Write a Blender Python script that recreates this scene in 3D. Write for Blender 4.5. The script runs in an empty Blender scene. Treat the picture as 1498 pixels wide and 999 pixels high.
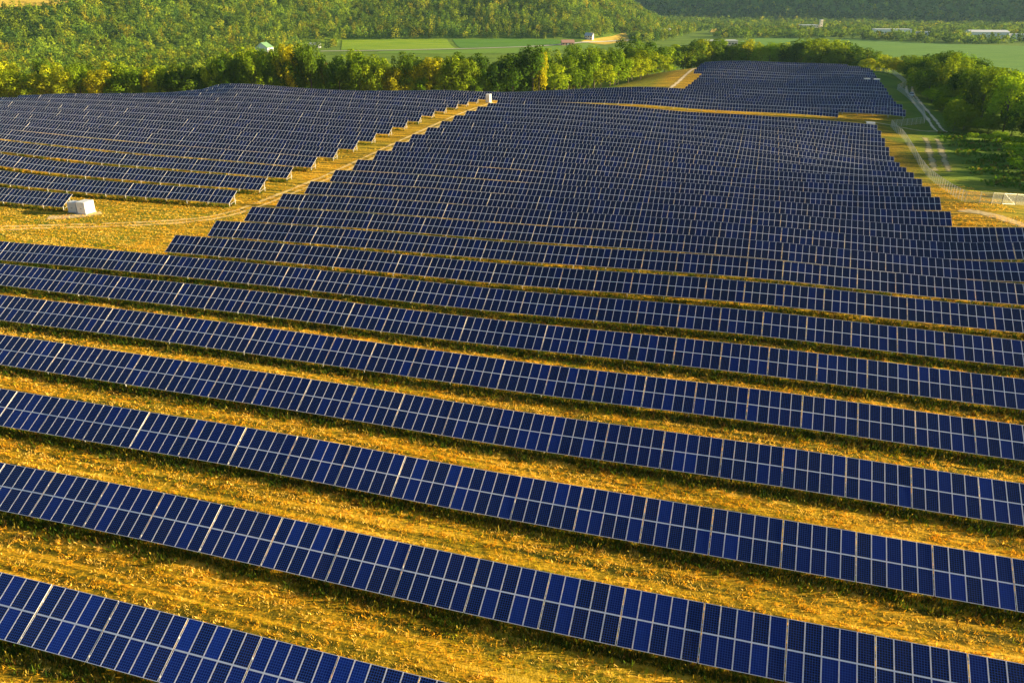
import bpy, bmesh, random
import math
import numpy as np
AZ=math.radians(-16.45); PITCH=11.6; N0=44.7-2*PITCH
RX,RY=math.cos(AZ),math.sin(AZ)          # along the rows
NX,NY=-math.sin(AZ),math.cos(AZ)         # across the rows, away from the camera
def sn(x,y): return x*RX+y*RY, x*NX+y*NY
def xy(s,n): return s*RX+n*NX, s*RY+n*NY
CTL=[(-46,33,2.7),(-58,44,2.3),(-70,56,1.9),(-82,67,1.7),(-95,79,1.2),(-107,91,0.9),(-119,102,-0.0),(-156,137,-0.9),(-168,149,-0.2),(-180,160,0.9),(-192,172,1.8),(-204,183,2.5),(-216,195,2.9),(-228,207,2.9),(-240,218,2.8),(-252,230,2.7),(-13,44,1.8),(-17,56,1.5),(-20,67,1.1),(-24,79,0.9),(-27,91,0.7),(-32,108,0.3),(-38,125,0.1),(-43,143,-0.1),(-48,160,-0.4),(-54,178,-0.3),(-59,195,0.2),(-64,212,0.6),(-69,230,0.8),(-73,241,1.0),(-76,253,1.2),(-82,270,1.1),(-87,288,0.7),(-92,299,0.4),(16,44,1.8),(19,56,1.3),(22,73,0.9),(26,91,0.6),(29,108,0.6),(33,125,0.4),(37,143,-0.3),(40,160,-0.6),(37,178,-0.7),(38,195,-0.9),(38,212,-1.9),(38,236,-4.1),(38,253,-5.0),(38,270,-4.1),(38,288,-3.1),(38,299,-3.0),(7,143,0.2),(8,160,-0.5),(8,178,-1.0),(8,195,-1.4),(9,212,-1.8),(9,236,-2.3),(10,253,-2.4),(10,270,-2.2),(10,288,-1.7),(10,299,-1.8),(4,73,1.2),(4,91,1.0),(4,108,1.0),(4,125,0.9),(-14,183,-0.7),(-15,195,-1.1),(-17,212,-0.9),(-19,236,-0.1),(-21,253,-0.4),(-23,270,-0.6),(-24,288,-0.7),(-25,299,-1.2),(-68,143,-0.2),(-76,160,-0.3),(-84,178,-0.1),(-93,195,0.2),(-39,56,2.0),(-50,73,1.3),(-60,91,1.0),(-67,102,0.6),(-74,114,0.2),(-82,125,-0.2),(-94,114,-0.0),(-94,125,-0.5),(-94,143,-0.7),(-94,160,-0.6),(-94,178,-0.2),(-93,212,0.6),(-93,236,0.9),(-93,253,1.1),(-93,270,1.0),(-93,288,0.7),(-137,137,-1.1),(-107,149,-0.8),(-111,160,-0.5),(-104,178,-0.2),(-104,195,0.2),(-104,212,0.4),(-104,236,0.9),(-104,253,1.1),(-104,270,1.2),(-104,288,1.0),(-104,305,0.4),(-129,178,0.3),(-141,195,0.9),(-149,207,1.1),(-157,218,1.5),(-165,230,2.0),(-173,241,2.0),(-181,253,1.9),(-193,270,2.1),(-205,288,2.0),(-213,299,1.9),(-221,311,1.5),(-33,381,-1.3),(-34,404,-1.7),(-34,439,-2.0),(-33,462,-0.9),(-33,485,-0.8),(26,323,-1.7),(50,340,-1.4),(50,369,-2.2),(51,392,-2.2),(51,415,-1.6),(52,439,-1.8),(53,462,-1.9),(54,485,-1.3),(11,323,-1.0),(11,346,-1.7),(12,369,-2.1),(12,392,-2.0),(12,415,-2.1),(13,439,-2.1),(13,462,-1.8),(14,485,-1.7),(14,508,-1.5),(-43,323,0.2),(-46,346,-0.5),(-50,369,-0.7)]
CTL+=[(-200,-60,5),(0,-60,5),(150,-60,4),(-120,20,3.3),(60,20,2.7),(120,20,1.5),(100,80,0),(-150,80,2.0),(-200,110,1.6),
 (-260,60,0),(-260,160,3.2),(-330,60,-5),(-330,200,-2),(-290,230,1.5),(-270,290,-3),(-330,320,-9),(-240,330,-9),(-400,120,-12),
 (-255,262,1.6),(-245,285,-.5),(-220,300,0),(-222,330,-5),(-180,345,-6),(-130,340,-1.5),(-130,365,-6),(-120,400,-9),(-180,400,-12),(-250,400,-16),(-330,400,-20),
 (-100,345,-2.0),(-100,372,-4.5),(-60,390,-2.6),(-78,425,-5),(-50,440,-2.2),(-90,460,-10),(-45,500,-1.9),(-60,540,-8),(-120,500,-15),(-200,480,-22),(-300,480,-27),
 (-20,535,-1.6),(15,536,-1.2),(15,560,-3),(55,535,-2.4),(70,560,-6),(-20,570,-6),(-40,620,-14),(20,620,-13),(90,620,-16),(20,700,-27),(-80,680,-26),(120,700,-27),
 (62,400,-2.6),(62,480,-2.2),(75,440,-4),(60,350,-3),(48,150,1.0),(46,190,.3),(45,210,-2.0),(46,233,-3.6),(45,270,-3.8),(45,310,-3.6),(56,330,-3.4),
 (70,100,.5),(75,150,-1),(72,200,-3.5),(75,250,-5),(75,300,-5),(85,350,-5),(85,400,-5.5),(95,470,-8),(110,250,-7),(110,150,-4),(110,350,-8),(130,450,-14),
 (160,50,-4),(160,150,-8),(160,280,-12),(180,400,-19),(230,200,-18),(230,50,-12),(250,350,-26),(200,520,-27),(300,150,-26),(300,0,-16)]
_c=np.array(CTL,float); _m=len(_c)
def _phi(d): return np.where(d>1e-6,d*d*np.log(np.maximum(d,1e-6)),0.0)
_u=_c[:,:2]/100.0
_K=_phi(np.hypot(_u[:,None,0]-_u[None,:,0],_u[:,None,1]-_u[None,:,1]))+np.eye(_m)*0.004
_P=np.c_[np.ones(_m),_u]
_w=np.linalg.solve(np.block([[_K,_P],[_P.T,np.zeros((3,3))]]),np.r_[_c[:,2],0,0,0])
def smooth(a,b,t):
    t=np.clip((t-a)/(b-a),0,1); return t*t*(3-2*t)
def wav(x,y,L,seed):
    r=np.random.RandomState(seed); v=0
    for k in range(5):
        a=r.uniform(0,6.28); f=6.283/(L*r.uniform(.7,1.5))
        v=v+np.sin(x*f*math.cos(a)+y*f*math.sin(a)+r.uniform(0,6.28))
    return v/5
def farm_h(s,n):
    s=np.asarray(s,float); n=np.asarray(n,float)
    out=np.zeros(s.shape).ravel(); S=s.ravel()/100; N=n.ravel()/100
    for i in range(0,len(S),20000):
        j=slice(i,i+20000)
        d=np.hypot(S[j,None]-_u[None,:,0],N[j,None]-_u[None,:,1])
        out[j]=_phi(d)@_w[:_m]+_w[_m]+_w[_m+1]*S[j]+_w[_m+2]*N[j]
    return np.clip(out,-34,9).reshape(s.shape)
FOOTX=[-3000,-1200,-560,-420,-240,100,230,420,600]; FOOTY=[500,640,905,1010,1165,1180,1330,1900,3000]
BFX=[-600,100,600,1300,2000,4000]; BFY=[2700,2600,2450,1950,1500,900]
def outer_h(x,y):
    z=-33-14*smooth(1100,2300,y)+1.2*wav(x,y,400,3)
    f=y-np.interp(x,FOOTX,FOOTY)
    fall=1-smooth(60,430,x)
    hill=(92*smooth(-10,520,f)*fall)*(1+.12*wav(x,y,330,7))
    b=y-np.interp(x,BFX,BFY)+70*wav(x,y,700,11)
    bl=190*smooth(-40,650,b)*(1+.16*wav(x,y,500,5))
    return z+np.maximum(hill,0)+np.maximum(bl,0)
def ground(x,y):
    x=np.asarray(x,float); y=np.asarray(y,float)
    s,n=sn(x,y)
    d=np.hypot((s+40)*1.0,(n-260)*0.95)
    w=smooth(300,430,d)
    o=outer_h(x,y)
    f=farm_h(np.clip(s,-420,300),np.clip(n,-80,720))
    return f*(1-w)+o*w
def gz(x,y): return float(ground(np.array([x]),np.array([y]))[0])

random.seed(4)
R=math.radians
scene=bpy.context.scene
# ------------------------------------------------------------------ camera
cam_d=bpy.data.cameras.new('camera'); cam=bpy.data.objects.new('camera',cam_d); scene.collection.objects.link(cam)
cam.location=(0,0,42); cam.rotation_euler=(R(90)-math.atan(519.5/1196.3),0,0)
cam_d.sensor_width=36; cam_d.lens=1196.3/1498*36; cam_d.clip_start=1; cam_d.clip_end=12000
scene.camera=cam
# ------------------------------------------------------------------ light
SUN_AZ=R(0.5); SUN_EL=R(11.5)            # measured from +x towards +y
w=bpy.data.worlds.new("World"); scene.world=w; w.use_nodes=True
nt=w.node_tree; bg=nt.nodes['Background']
sky=nt.nodes.new('ShaderNodeTexSky'); sky.sky_type='NISHITA'; sky.sun_disc=False
sky.sun_elevation=SUN_EL; sky.sun_rotation=R(90)-SUN_AZ; sky.air_density=1.0; sky.dust_density=0.3; sky.ozone_density=1.5
nt.links.new(sky.outputs[0],bg.inputs[0]); bg.inputs[1].default_value=0.05
sd=bpy.data.lights.new('sun','SUN'); sun=bpy.data.objects.new('sun',sd); scene.collection.objects.link(sun)
sd.energy=5.0; sd.angle=R(0.55); sd.color=(1.0,0.80,0.46)
from mathutils import Vector, Matrix, Euler
tosun=Vector((math.cos(SUN_AZ)*math.cos(SUN_EL),math.sin(SUN_AZ)*math.cos(SUN_EL),math.sin(SUN_EL)))
sun.rotation_euler=tosun.to_track_quat('Z','Y').to_euler(); sun.location=tosun*500
vs=scene.view_settings; vs.view_transform='Standard'; vs.look='None'; vs.exposure=1.78; vs.gamma=1; vs.use_curve_mapping=False
scene.render.engine='CYCLES'
# ------------------------------------------------------------------ helpers
COL=scene.collection
def tag(o,label=None,cat=None,group=None,kind=None):
    if label: o['label']=label
    if cat: o['category']=cat
    if group: o['group']=group
    if kind: o['kind']=kind
    return o
def link(o,parent=None):
    COL.objects.link(o)
    if parent: o.parent=parent
    return o
def empty(name,loc=(0,0,0),rz=0,parent=None):
    o=bpy.data.objects.new(name,None); o.empty_display_size=1; o.location=loc; o.rotation_euler=(0,0,rz); return link(o,parent)
def mesh(name,verts,faces,mats,mi=None,attrs=None,smooth=False):
    me=bpy.data.meshes.new(name); me.from_pydata([tuple(v) for v in verts],[],[tuple(f) for f in faces])
    for m in mats: me.materials.append(m)
    if mi is not None: me.polygons.foreach_set('material_index',np.array(mi,dtype=np.int32))
    if smooth: me.polygons.foreach_set('use_smooth',np.ones(len(me.polygons),bool))
    me.update(); return me
def quads_mesh(name,V,mat,tint=None,col=None):
    """V: (n,4,3) array of separate quads"""
    n=len(V); me=bpy.data.meshes.new(name); me.vertices.add(n*4); me.vertices.foreach_set('co',V.reshape(-1).astype(np.float32))
    me.loops.add(n*4); me.loops.foreach_set('vertex_index',np.arange(n*4,dtype=np.int32))
    me.polygons.add(n); me.polygons.foreach_set('loop_start',np.arange(0,n*4,4,dtype=np.int32)); me.polygons.foreach_set('loop_total',np.full(n,4,dtype=np.int32))
    me.materials.append(mat); me.update(calc_edges=True)
    if tint is not None:
        a=me.attributes.new('tint','FLOAT','FACE'); a.data.foreach_set('value',tint.astype(np.float32))
    if col is not None:
        a=me.attributes.new('col','FLOAT_COLOR','FACE'); a.data.foreach_set('color',np.c_[col,np.ones(n)].astype(np.float32).reshape(-1))
    return me
class MB:
    """collects boxes, bars and quads into one mesh"""
    def __init__(s): s.v=[];s.f=[];s.m=[]
    def box(s,x0,x1,y0,y1,z0,z1,m=0,T=None):
        i=len(s.v); P=[(x,y,z) for z in (z0,z1) for y in (y0,y1) for x in (x0,x1)]
        if T: P=[T(p) for p in P]
        s.v+=P; s.f+=[(i,i+2,i+3,i+1),(i+4,i+5,i+7,i+6),(i,i+1,i+5,i+4),(i+2,i+6,i+7,i+3),(i,i+4,i+6,i+2),(i+1,i+3,i+7,i+5)]; s.m+=[m]*6
    def bar(s,a,b,r,m=0,k=4,r2=None):
        a=Vector(a);b=Vector(b);d=(b-a).normalized(); u=d.orthogonal().normalized(); v=d.cross(u); i=len(s.v); r2=r if r2 is None else r2
        for c,rr in ((a,r),(b,r2)):
            for j in range(k):
                t=2*math.pi*(j+.5)/k; s.v.append(tuple(c+(u*math.cos(t)+v*math.sin(t))*rr))
        for j in range(k): s.f.append((i+j,i+(j+1)%k,i+k+(j+1)%k,i+k+j)); s.m.append(m)
        s.f.append(tuple(i+j for j in reversed(range(k)))); s.f.append(tuple(i+k+j for j in range(k))); s.m+=[m,m]
    def poly(s,pts,m=0):
        i=len(s.v); s.v+=[tuple(p) for p in pts]; s.f.append(tuple(range(i,i+len(pts)))); s.m.append(m)
    def prism(s,prof,x0,x1,m=0,ax=0):
        """profile in the plane across axis, extruded from x0 to x1"""
        i=len(s.v); n=len(prof)
        for x in (x0,x1):
            for a,b in prof: s.v.append((x,a,b) if ax==0 else (a,x,b))
        for j in range(n): s.f.append((i+j,i+(j+1)%n,i+n+(j+1)%n,i+n+j)); s.m.append(m)
        s.f.append(tuple(i+j for j in reversed(range(n)))); s.f.append(tuple(i+n+j for j in range(n))); s.m+=[m,m]
    def data(s,name,mats): return mesh(name,s.v,s.f,mats,s.m)
    def build(s,name,mats,parent=None,loc=(0,0,0),rz=0):
        o=bpy.data.objects.new(name,s.data(name,mats)); o.location=loc; o.rotation_euler=(0,0,rz); return link(o,parent)
# ------------------------------------------------------------------ materials
def mat(name,col=(.5,.5,.5),rough=.6,metal=0,spec=.5):
    m=bpy.data.materials.new(name); m.use_nodes=True; b=m.node_tree.nodes['Principled BSDF']
    b.inputs['Base Color'].default_value=(*col,1); b.inputs['Roughness'].default_value=rough; b.inputs['Metallic'].default_value=metal
    b.inputs['Specular IOR Level'].default_value=spec; return m
class NT:
    def __init__(s,m): s.t=m.node_tree; s.b=s.t.nodes.get('Principled BSDF')
    def n(s,ty,**k):
        o=s.t.nodes.new('ShaderNode'+ty)
        for a,v in k.items():
            if a in o.inputs.keys(): o.inputs[a].default_value=v
            else: setattr(o,a,v)
        return o
    def l(s,a,b): s.t.links.new(a,b)
    def noise(s,co,scale,detail=4,rough=.55,dist=0):
        o=s.n('TexNoise'); o.inputs['Scale'].default_value=scale; o.inputs['Detail'].default_value=detail; o.inputs['Roughness'].default_value=rough; o.inputs['Distortion'].default_value=dist
        if co: s.l(co,o.inputs['Vector'])
        return o.outputs[0]
    def ramp(s,fac,stops,interp='LINEAR'):
        o=s.n('ValToRGB'); e=o.color_ramp.elements; o.color_ramp.interpolation=interp
        while len(e)<len(stops): e.new(.5)
        for i,(p,c) in enumerate(stops): e[i].position=p; e[i].color=(*c,1) if len(c)==3 else c
        s.l(fac,o.inputs[0]); return o.outputs[0]
    def mix(s,f,a,b,mode='MIX'):
        o=s.n('Mix',data_type='RGBA',blend_type=mode)
        for k,v in ((0,f),(6,a),(7,b)):
            if hasattr(v,'is_linked'): s.l(v,o.inputs[k])
            elif k==0: o.inputs[0].default_value=v
            else: o.inputs[k].default_value=(*v,1)
        return o.outputs[2]
    def math(s,op,a,b=0.0,clamp=False):
        o=s.n('Math',operation=op,use_clamp=clamp)
        for k,v in ((0,a),(1,b)):
            if hasattr(v,'is_linked'): s.l(v,o.inputs[k])
            else: o.inputs[k].default_value=v
        return o.outputs[0]
    def map(s,co,sc=(1,1,1),rz=0):
        o=s.n('Mapping'); o.inputs['Scale'].default_value=sc; o.inputs['Rotation'].default_value=(0,0,rz); s.l(co,o.inputs[0]); return o.outputs[0]
    def bump(s,h,strength,dist):
        o=s.n('Bump'); o.inputs['Strength'].default_value=strength; o.inputs['Distance'].default_value=dist; s.l(h,o.inputs['Height']); s.l(o.outputs[0],s.b.inputs['Normal'])
# grass of the farm: dry golden hay-like ground with green patches, streaked along the rows; greener in the valley
MG=mat('grass_ground',(.3,.2,.05),.95,0,.1); g=NT(MG)
co=g.n('TexCoord').outputs['Object']
row=g.map(co,(1,1,1),-AZ)                     # x runs along the rows
streak=g.map(row,(.05,1,1))
n1=g.noise(streak,1.1,5,.62); n2=g.noise(co,1.6,6,.7); n3=g.noise(co,.035,4,.6); n4=g.noise(co,7,3,.7)
f=g.math('ADD',g.math('MULTIPLY',n1,.52),g.math('ADD',g.math('MULTIPLY',n2,.3),g.math('MULTIPLY',n4,.18)))
gold=g.ramp(f,[(.40,(.05,.055,.004)),(.46,(.16,.12,.007)),(.505,(.40,.24,.010)),(.55,(.68,.37,.014)),(.62,(.85,.52,.06))])
green=g.ramp(f,[(.40,(.03,.06,.006)),(.5,(.16,.21,.012)),(.60,(.36,.34,.025))])
fol=g.math('MULTIPLY',g.math('SUBTRACT',n3,.47),6,True)
farm=g.mix(fol,gold,g.mix(.45,gold,green))
at=g.n('Attribute',attribute_name='green').outputs['Fac']
valley=g.ramp(n3,[(.35,(.07,.15,.012)),(.6,(.16,.26,.02))])
valley=g.mix(g.math('MULTIPLY',n2,.4),valley,green)
c=g.mix(at,farm,valley); g.l(c,g.b.inputs['Base Color'])
g.bump(g.math('ADD',g.math('MULTIPLY',n2,.5),g.math('ADD',g.math('MULTIPLY',n1,.6),g.math('MULTIPLY',n4,.25))),1.0,.42)
def soil(name,c1,c2,scale=.6,bump=.25):
    m=mat(name,c1,.95,0,.1); q=NT(m); co=q.n('TexCoord').outputs['Object']
    n=q.noise(co,scale,6,.65); q.l(q.ramp(n,[(.35,c1),(.65,c2)]),q.b.inputs['Base Color']); q.bump(n,1,bump); return m
def strip_mat(name,c1,c2,twin,grass=(.30,.19,.02)):
    """dirt strip: v across 0..1; ragged edges let the grass below through"""
    m=mat(name,c1,.95,0,.1); q=NT(m); uv=q.n('UVMap').outputs[0]; co=q.n('TexCoord').outputs['Object']
    v=q.n('SeparateXYZ'); q.l(uv,v.inputs[0]); v=v.outputs[1]
    n=q.noise(co,.9,5,.7); nl=q.noise(co,.16,3,.6)
    d=q.math('ABSOLUTE',q.math('SUBTRACT',v,.5))
    if twin: d=q.math('ABSOLUTE',q.math('SUBTRACT',d,.27)); wd=.17
    else: wd=.36
    a=q.math('MULTIPLY',q.math('SUBTRACT',q.math('ADD',wd,q.math('MULTIPLY',q.math('SUBTRACT',q.math('ADD',n,nl),1.0),.30 if twin else .5)),d),9 if twin else 6,True)
    q.l(q.ramp(n,[(.35,c1),(.65,c2)]),q.b.inputs['Base Color']); q.l(a,q.b.inputs['Alpha']); q.bump(n,1,.15); return m
def field_mat(name,c1,c2,rot=0,rowsp=0):
    m=mat(name,c1,.95,0,.1); q=NT(m); co=q.n('TexCoord').outputs['Object']; mp=q.map(co,(.15,1,1),rot)
    n=q.math('ADD',q.math('MULTIPLY',q.noise(mp,.12,4,.6),.6),q.math('MULTIPLY',q.noise(co,.5,4,.7),.4))
    q.l(q.ramp(n,[(.38,c1),(.62,c2)]),q.b.inputs['Base Color']); q.bump(n,1,.8); return m
ALU=mat('aluminium_frame',(.8,.78,.8),.45,.1,.5)
q=NT(ALU); q.l(q.ramp(q.noise(q.n('TexCoord').outputs['Object'],3,3),[(.3,(.82,.80,.83)),(.7,(.92,.90,.92))]),q.b.inputs['Base Color'])
STEEL=mat('galvanised_steel',(.62,.60,.56),.5,.3); q=NT(STEEL); q.l(q.ramp(q.noise(q.n('TexCoord').outputs['Object'],5,3),[(.3,(.5,.48,.45)),(.7,(.7,.68,.62))]),q.b.inputs['Base Color'])
# photovoltaic glass: blue polycrystalline cells, 6 x 12 per module
PV=mat('solar_cells',(.01,.02,.1),.25,0,.28); q=NT(PV)
uv=q.n('UVMap').outputs[0]; sp=q.n('SeparateXYZ'); q.l(uv,sp.inputs[0])
def cell_line(s,k,wid):
    fr=q.math('FRACT',q.math('MULTIPLY',s,k)); return q.math('GREATER_THAN',q.math('ABSOLUTE',q.math('SUBTRACT',fr,.5)),.5-wid)
lines=q.math('MAXIMUM',cell_line(sp.outputs[0],6,.075),cell_line(sp.outputs[1],12,.075))
oi=q.n('ObjectInfo').outputs['Random']; ta=q.n('Attribute',attribute_name='tint').outputs['Fac']
rn=q.math('FRACT',q.math('ADD',q.math('MULTIPLY',oi,7.31),q.math('MULTIPLY',ta,3.77)))
base=q.ramp(rn,[(0,(.001,.0012,.010)),(.22,(.001,.002,.018)),(.38,(.004,.003,.007)),(.5,(.0045,.003,.010)),(.6,(.001,.002,.024)),(.82,(.001,.004,.045)),(1,(.001,.009,.085))])
ncell=q.noise(q.n('TexCoord').outputs['Object'],4,3,.7)
base=q.mix(1.0,base,q.ramp(ncell,[(.3,(.7,.7,.7)),(.7,(1.35,1.35,1.35))]),'MULTIPLY')
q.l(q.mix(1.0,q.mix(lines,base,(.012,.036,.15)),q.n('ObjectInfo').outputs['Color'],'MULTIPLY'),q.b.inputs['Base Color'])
q.b.inputs['Coat Weight'].default_value=.0
q.b.inputs['Specular IOR Level'].default_value=.42
PAINTW=mat('white_paint',(.78,.78,.76),.5); q=NT(PAINTW); q.l(q.ramp(q.noise(q.n('TexCoord').outputs['Object'],2,4),[(.3,(.70,.70,.69)),(.7,(.82,.82,.80))]),q.b.inputs['Base Color'])
GREYP=mat('grey_paint',(.42,.45,.47),.5); DARK=mat('dark_rubber',(.02,.02,.02),.7)
LEAF=bpy.data.materials.new('foliage'); LEAF.use_nodes=True; q=NT(LEAF); t=q.t; t.nodes.remove(q.b)
def leaf_shader(q,colsock,out):
    di=q.n('BsdfDiffuse'); tr=q.n('BsdfTranslucent'); mx=q.n('MixShader'); mx.inputs[0].default_value=.35
    q.l(colsock,di.inputs[0]); q.l(q.mix(1.0,colsock,(1.25,1.15,.45),'MULTIPLY'),tr.inputs[0]); q.l(di.outputs[0],mx.inputs[1]); q.l(tr.outputs[0],mx.inputs[2]); q.l(mx.outputs[0],out.inputs[0])
oc=q.n('ObjectInfo').outputs['Color']; ta=q.n('Attribute',attribute_name='tint').outputs['Fac']
cc=q.mix(1.0,oc,q.ramp(ta,[(0,(.6,.68,.8)),(.5,(1,1,1)),(1,(1.5,1.3,.9))]),'MULTIPLY')
leaf_shader(q,cc,t.nodes['Material Output'])
LEAF2=bpy.data.materials.new('woodland_foliage'); LEAF2.use_nodes=True; q=NT(LEAF2); q.t.nodes.remove(q.b)
leaf_shader(q,q.n('Attribute',attribute_name='col').outputs['Color'],q.t.nodes['Material Output'])
BARK=mat('bark',(.09,.065,.045),.9); q=NT(BARK); nn=q.noise(q.n('TexCoord').outputs['Object'],6,4); q.l(q.ramp(nn,[(.3,(.05,.04,.03)),(.7,(.16,.12,.09))]),q.b.inputs['Base Color']); q.bump(nn,.6,.05)
# ------------------------------------------------------------------ ground: one sheet to the horizon
def axis(lo,a,b,hi,step,grow):
    c=list(np.arange(a,b+.1,step)); d=step
    x=a
    while x>lo: d*=grow; x-=d; c.insert(0,x)
    d=step; x=b
    while x<hi: d*=grow; x+=d; c.append(x)
    return np.array(c)
gx=axis(-2600,-330,260,3600,3.0,1.06); gy=axis(-600,20,640,5200,3.0,1.045)
GX,GY=np.meshgrid(gx,gy); GZ=ground(GX,GY)
near=1-smooth(120,260,np.hypot(GX,GY-60))
GZ=GZ+.10*wav(GX,GY,7,21)*near
nx_,ny_=len(gx),len(gy)
V=np.stack([GX.ravel(),GY.ravel(),GZ.ravel()],1)
idx=np.arange(nx_*ny_).reshape(ny_,nx_)
F=np.stack([idx[:-1,:-1].ravel(),idx[:-1,1:].ravel(),idx[1:,1:].ravel(),idx[1:,:-1].ravel()],1)
me=bpy.data.meshes.new('ground'); me.vertices.add(len(V)); me.vertices.foreach_set('co',V.reshape(-1).astype(np.float32))
me.loops.add(F.size); me.loops.foreach_set('vertex_index',F.reshape(-1).astype(np.int32)); me.polygons.add(len(F))
me.polygons.foreach_set('loop_start',np.arange(0,F.size,4,dtype=np.int32)); me.polygons.foreach_set('loop_total',np.full(len(F),4,dtype=np.int32))
me.polygons.foreach_set('use_smooth',np.ones(len(F),bool)); me.materials.append(MG); me.update(calc_edges=True)
S_,N_=sn(GX,GY)
gr=np.maximum(smooth(45,58,S_+6*wav(GX,GY,25,9))*smooth(205,235,N_-0.18*(S_-60)+3*wav(GX,GY,20,4)),smooth(330,420,np.hypot(S_+60,(N_-250)*.95)))
gr=np.maximum(gr,(.75+.25*wav(GX,GY,18,14))*smooth(39,47,S_+4*wav(GX,GY,16,19))*smooth(195,225,N_)); gr=np.maximum(gr,.35*smooth(40,50,S_)); gr=np.maximum(gr,smooth(528,560,N_)); gr=np.maximum(gr,smooth(340,400,N_)*smooth(-58,-75,S_))
gr=np.maximum(gr,.55*smooth(395,415,N_)*smooth(-46,-56,S_))
gr=np.maximum(gr,.6*smooth(-92,-98,S_)*smooth(84,92,N_)*smooth(146,138,N_)*(.7+.6*wav(GX,GY,14,8)))
a=me.attributes.new('green','FLOAT','POINT'); a.data.foreach_set('value',gr.ravel().astype(np.float32))
tag(link(bpy.data.objects.new('ground',me)),kind='structure')
# ------------------------------------------------------------------ draped tracks, pads and fields
def resample(p,step):
    p=np.array(p,float); d=np.r_[0,np.cumsum(np.hypot(*np.diff(p,axis=0).T))]; t=np.linspace(0,d[-1],max(2,int(d[-1]/step)+1))
    return np.c_[np.interp(t,d,p[:,0]),np.interp(t,d,p[:,1])],t
def smoothline(p,it=2):
    p=[np.array(q,float) for q in p]
    for _ in range(it):
        o=[p[0]]
        for a,b in zip(p[:-1],p[1:]): o+=[a*.75+b*.25,a*.25+b*.75]
        p=o+[p[-1]]
    return p
def strip(name,pts,width,m,off=.02,step=2.0,nw=5):
    P,t=resample(smoothline(pts),step); D=np.gradient(P,axis=0); D/=np.hypot(D[:,0],D[:,1])[:,None]; Nn=np.c_[-D[:,1],D[:,0]]
    vs=np.linspace(-.5,.5,nw); X=P[:,None,0]+Nn[:,None,0]*vs*width; Y=P[:,None,1]+Nn[:,None,1]*vs*width
    Z=drape(X,Y)+off
    verts=np.stack([X.ravel(),Y.ravel(),Z.ravel()],1); k=len(P); f=[(i*nw+j,i*nw+j+1,(i+1)*nw+j+1,(i+1)*nw+j) for i in range(k-1) for j in range(nw-1)]
    f=[tuple(reversed(q)) for q in f]
    me=mesh(name,verts,f,[m],smooth=True); uvl=me.uv_layers.new(name='UVMap'); 
    li=np.zeros(len(me.loops),dtype=np.int32); me.loops.foreach_get('vertex_index',li)
    uv=np.stack([t[li//nw],vs[li%nw]+.5],1); uvl.data.foreach_set('uv',uv.reshape(-1).astype(np.float32))
    return tag(link(bpy.data.objects.new(name,me)),kind='structure')
def drape(X,Y):
    """height of the ground sheet itself (bilinear on its grid)"""
    X=np.asarray(X,float);Y=np.asarray(Y,float)
    i=np.clip(np.searchsorted(gx,X)-1,0,nx_-2); j=np.clip(np.searchsorted(gy,Y)-1,0,ny_-2)
    u=(X-gx[i])/(gx[i+1]-gx[i]); v=(Y-gy[j])/(gy[j+1]-gy[j])
    z00=GZ[j,i];z10=GZ[j,i+1];z01=GZ[j+1,i];z11=GZ[j+1,i+1]
    return (z00*(1-u)+z10*u)*(1-v)+(z01*(1-u)+z11*u)*v
def dz(x,y): return float(drape(x,y))
def patch(name,near_,far_,m,off=.25,nu=24,nv=10):
    a,_=resample(near_,1);b,_=resample(far_,1)
    a=a[np.linspace(0,len(a)-1,nu).astype(int)]; b=b[np.linspace(0,len(b)-1,nu).astype(int)]
    t=np.linspace(0,1,nv)[:,None,None]; P=a[None]*(1-t)+b[None]*t
    Z=np.maximum(drape(P[...,0],P[...,1]),ground(P[...,0],P[...,1]))+off
    verts=np.c_[P.reshape(-1,2),Z.ravel()]; f=[(i*nu+j,i*nu+j+1,(i+1)*nu+j+1,(i+1)*nu+j) for i in range(nv-1) for j in range(nu-1)]
    return tag(link(bpy.data.objects.new(name,mesh(name,verts,f,[m],smooth=True))),kind='structure')
DIRT=strip_mat('worn_dirt_track',(.68,.46,.13),(.84,.62,.24),True)
DIRT1=strip_mat('worn_dirt',(.60,.44,.20),(.70,.54,.30),False)
DIRTG=strip_mat('pale_gravel_track',(.70,.60,.38),(.82,.72,.48),True)
strip('dirt_track',[(-112,152),(-98.6,153.1),(-88.8,155.2),(-73.8,156.8),(-62.0,159.5),(-57,165),(-53.5,173.3),xy(-99.5,163),xy(-98.2,180),xy(-98.5,213),xy(-99,258),xy(-100,300),xy(-100.5,318)],4.4,DIRT)
strip('dirt_track',[xy(-101,313.5),xy(-60,313),xy(-20,313.2),xy(20,313.5),xy(38,314.5)],5.2,strip_mat('straw_track',(.66,.42,.12),(.78,.55,.22),True))
strip('gravel_pad',[(-94,161.8),(-91.5,162.6),(-88.5,163.6),(-85,166)],5.6,DIRT1,.03)
strip('access_road',[(196,420),(184.0,393.5),(176.0,372.4),(169.4,352.5),(161.3,328.7),(154.1,307.8),(149.5,293),(149.1,288.0)],5.0,DIRTG,.05)
strip('dirt_track',[(149.1,289.5),(141.5,287.5),(137.0,292),(131.9,296.4),(126,299)],1.6,DIRT1,.025)
strip('dirt_patch',[(138,274),(134.3,263.9),(128.3,250.6),(122.8,236.4),(118.3,224.8)],6.5,strip_mat('scuffed_ground',(.34,.29,.13),(.42,.36,.19),True),.03)
strip('dirt_patch',[(92,165),(95.3,161.6),(97.2,157.6),(98.3,152.8),(101,148)],4.6,strip_mat('bare_soil',(.66,.48,.20),(.78,.58,.28),False),.03)
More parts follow.
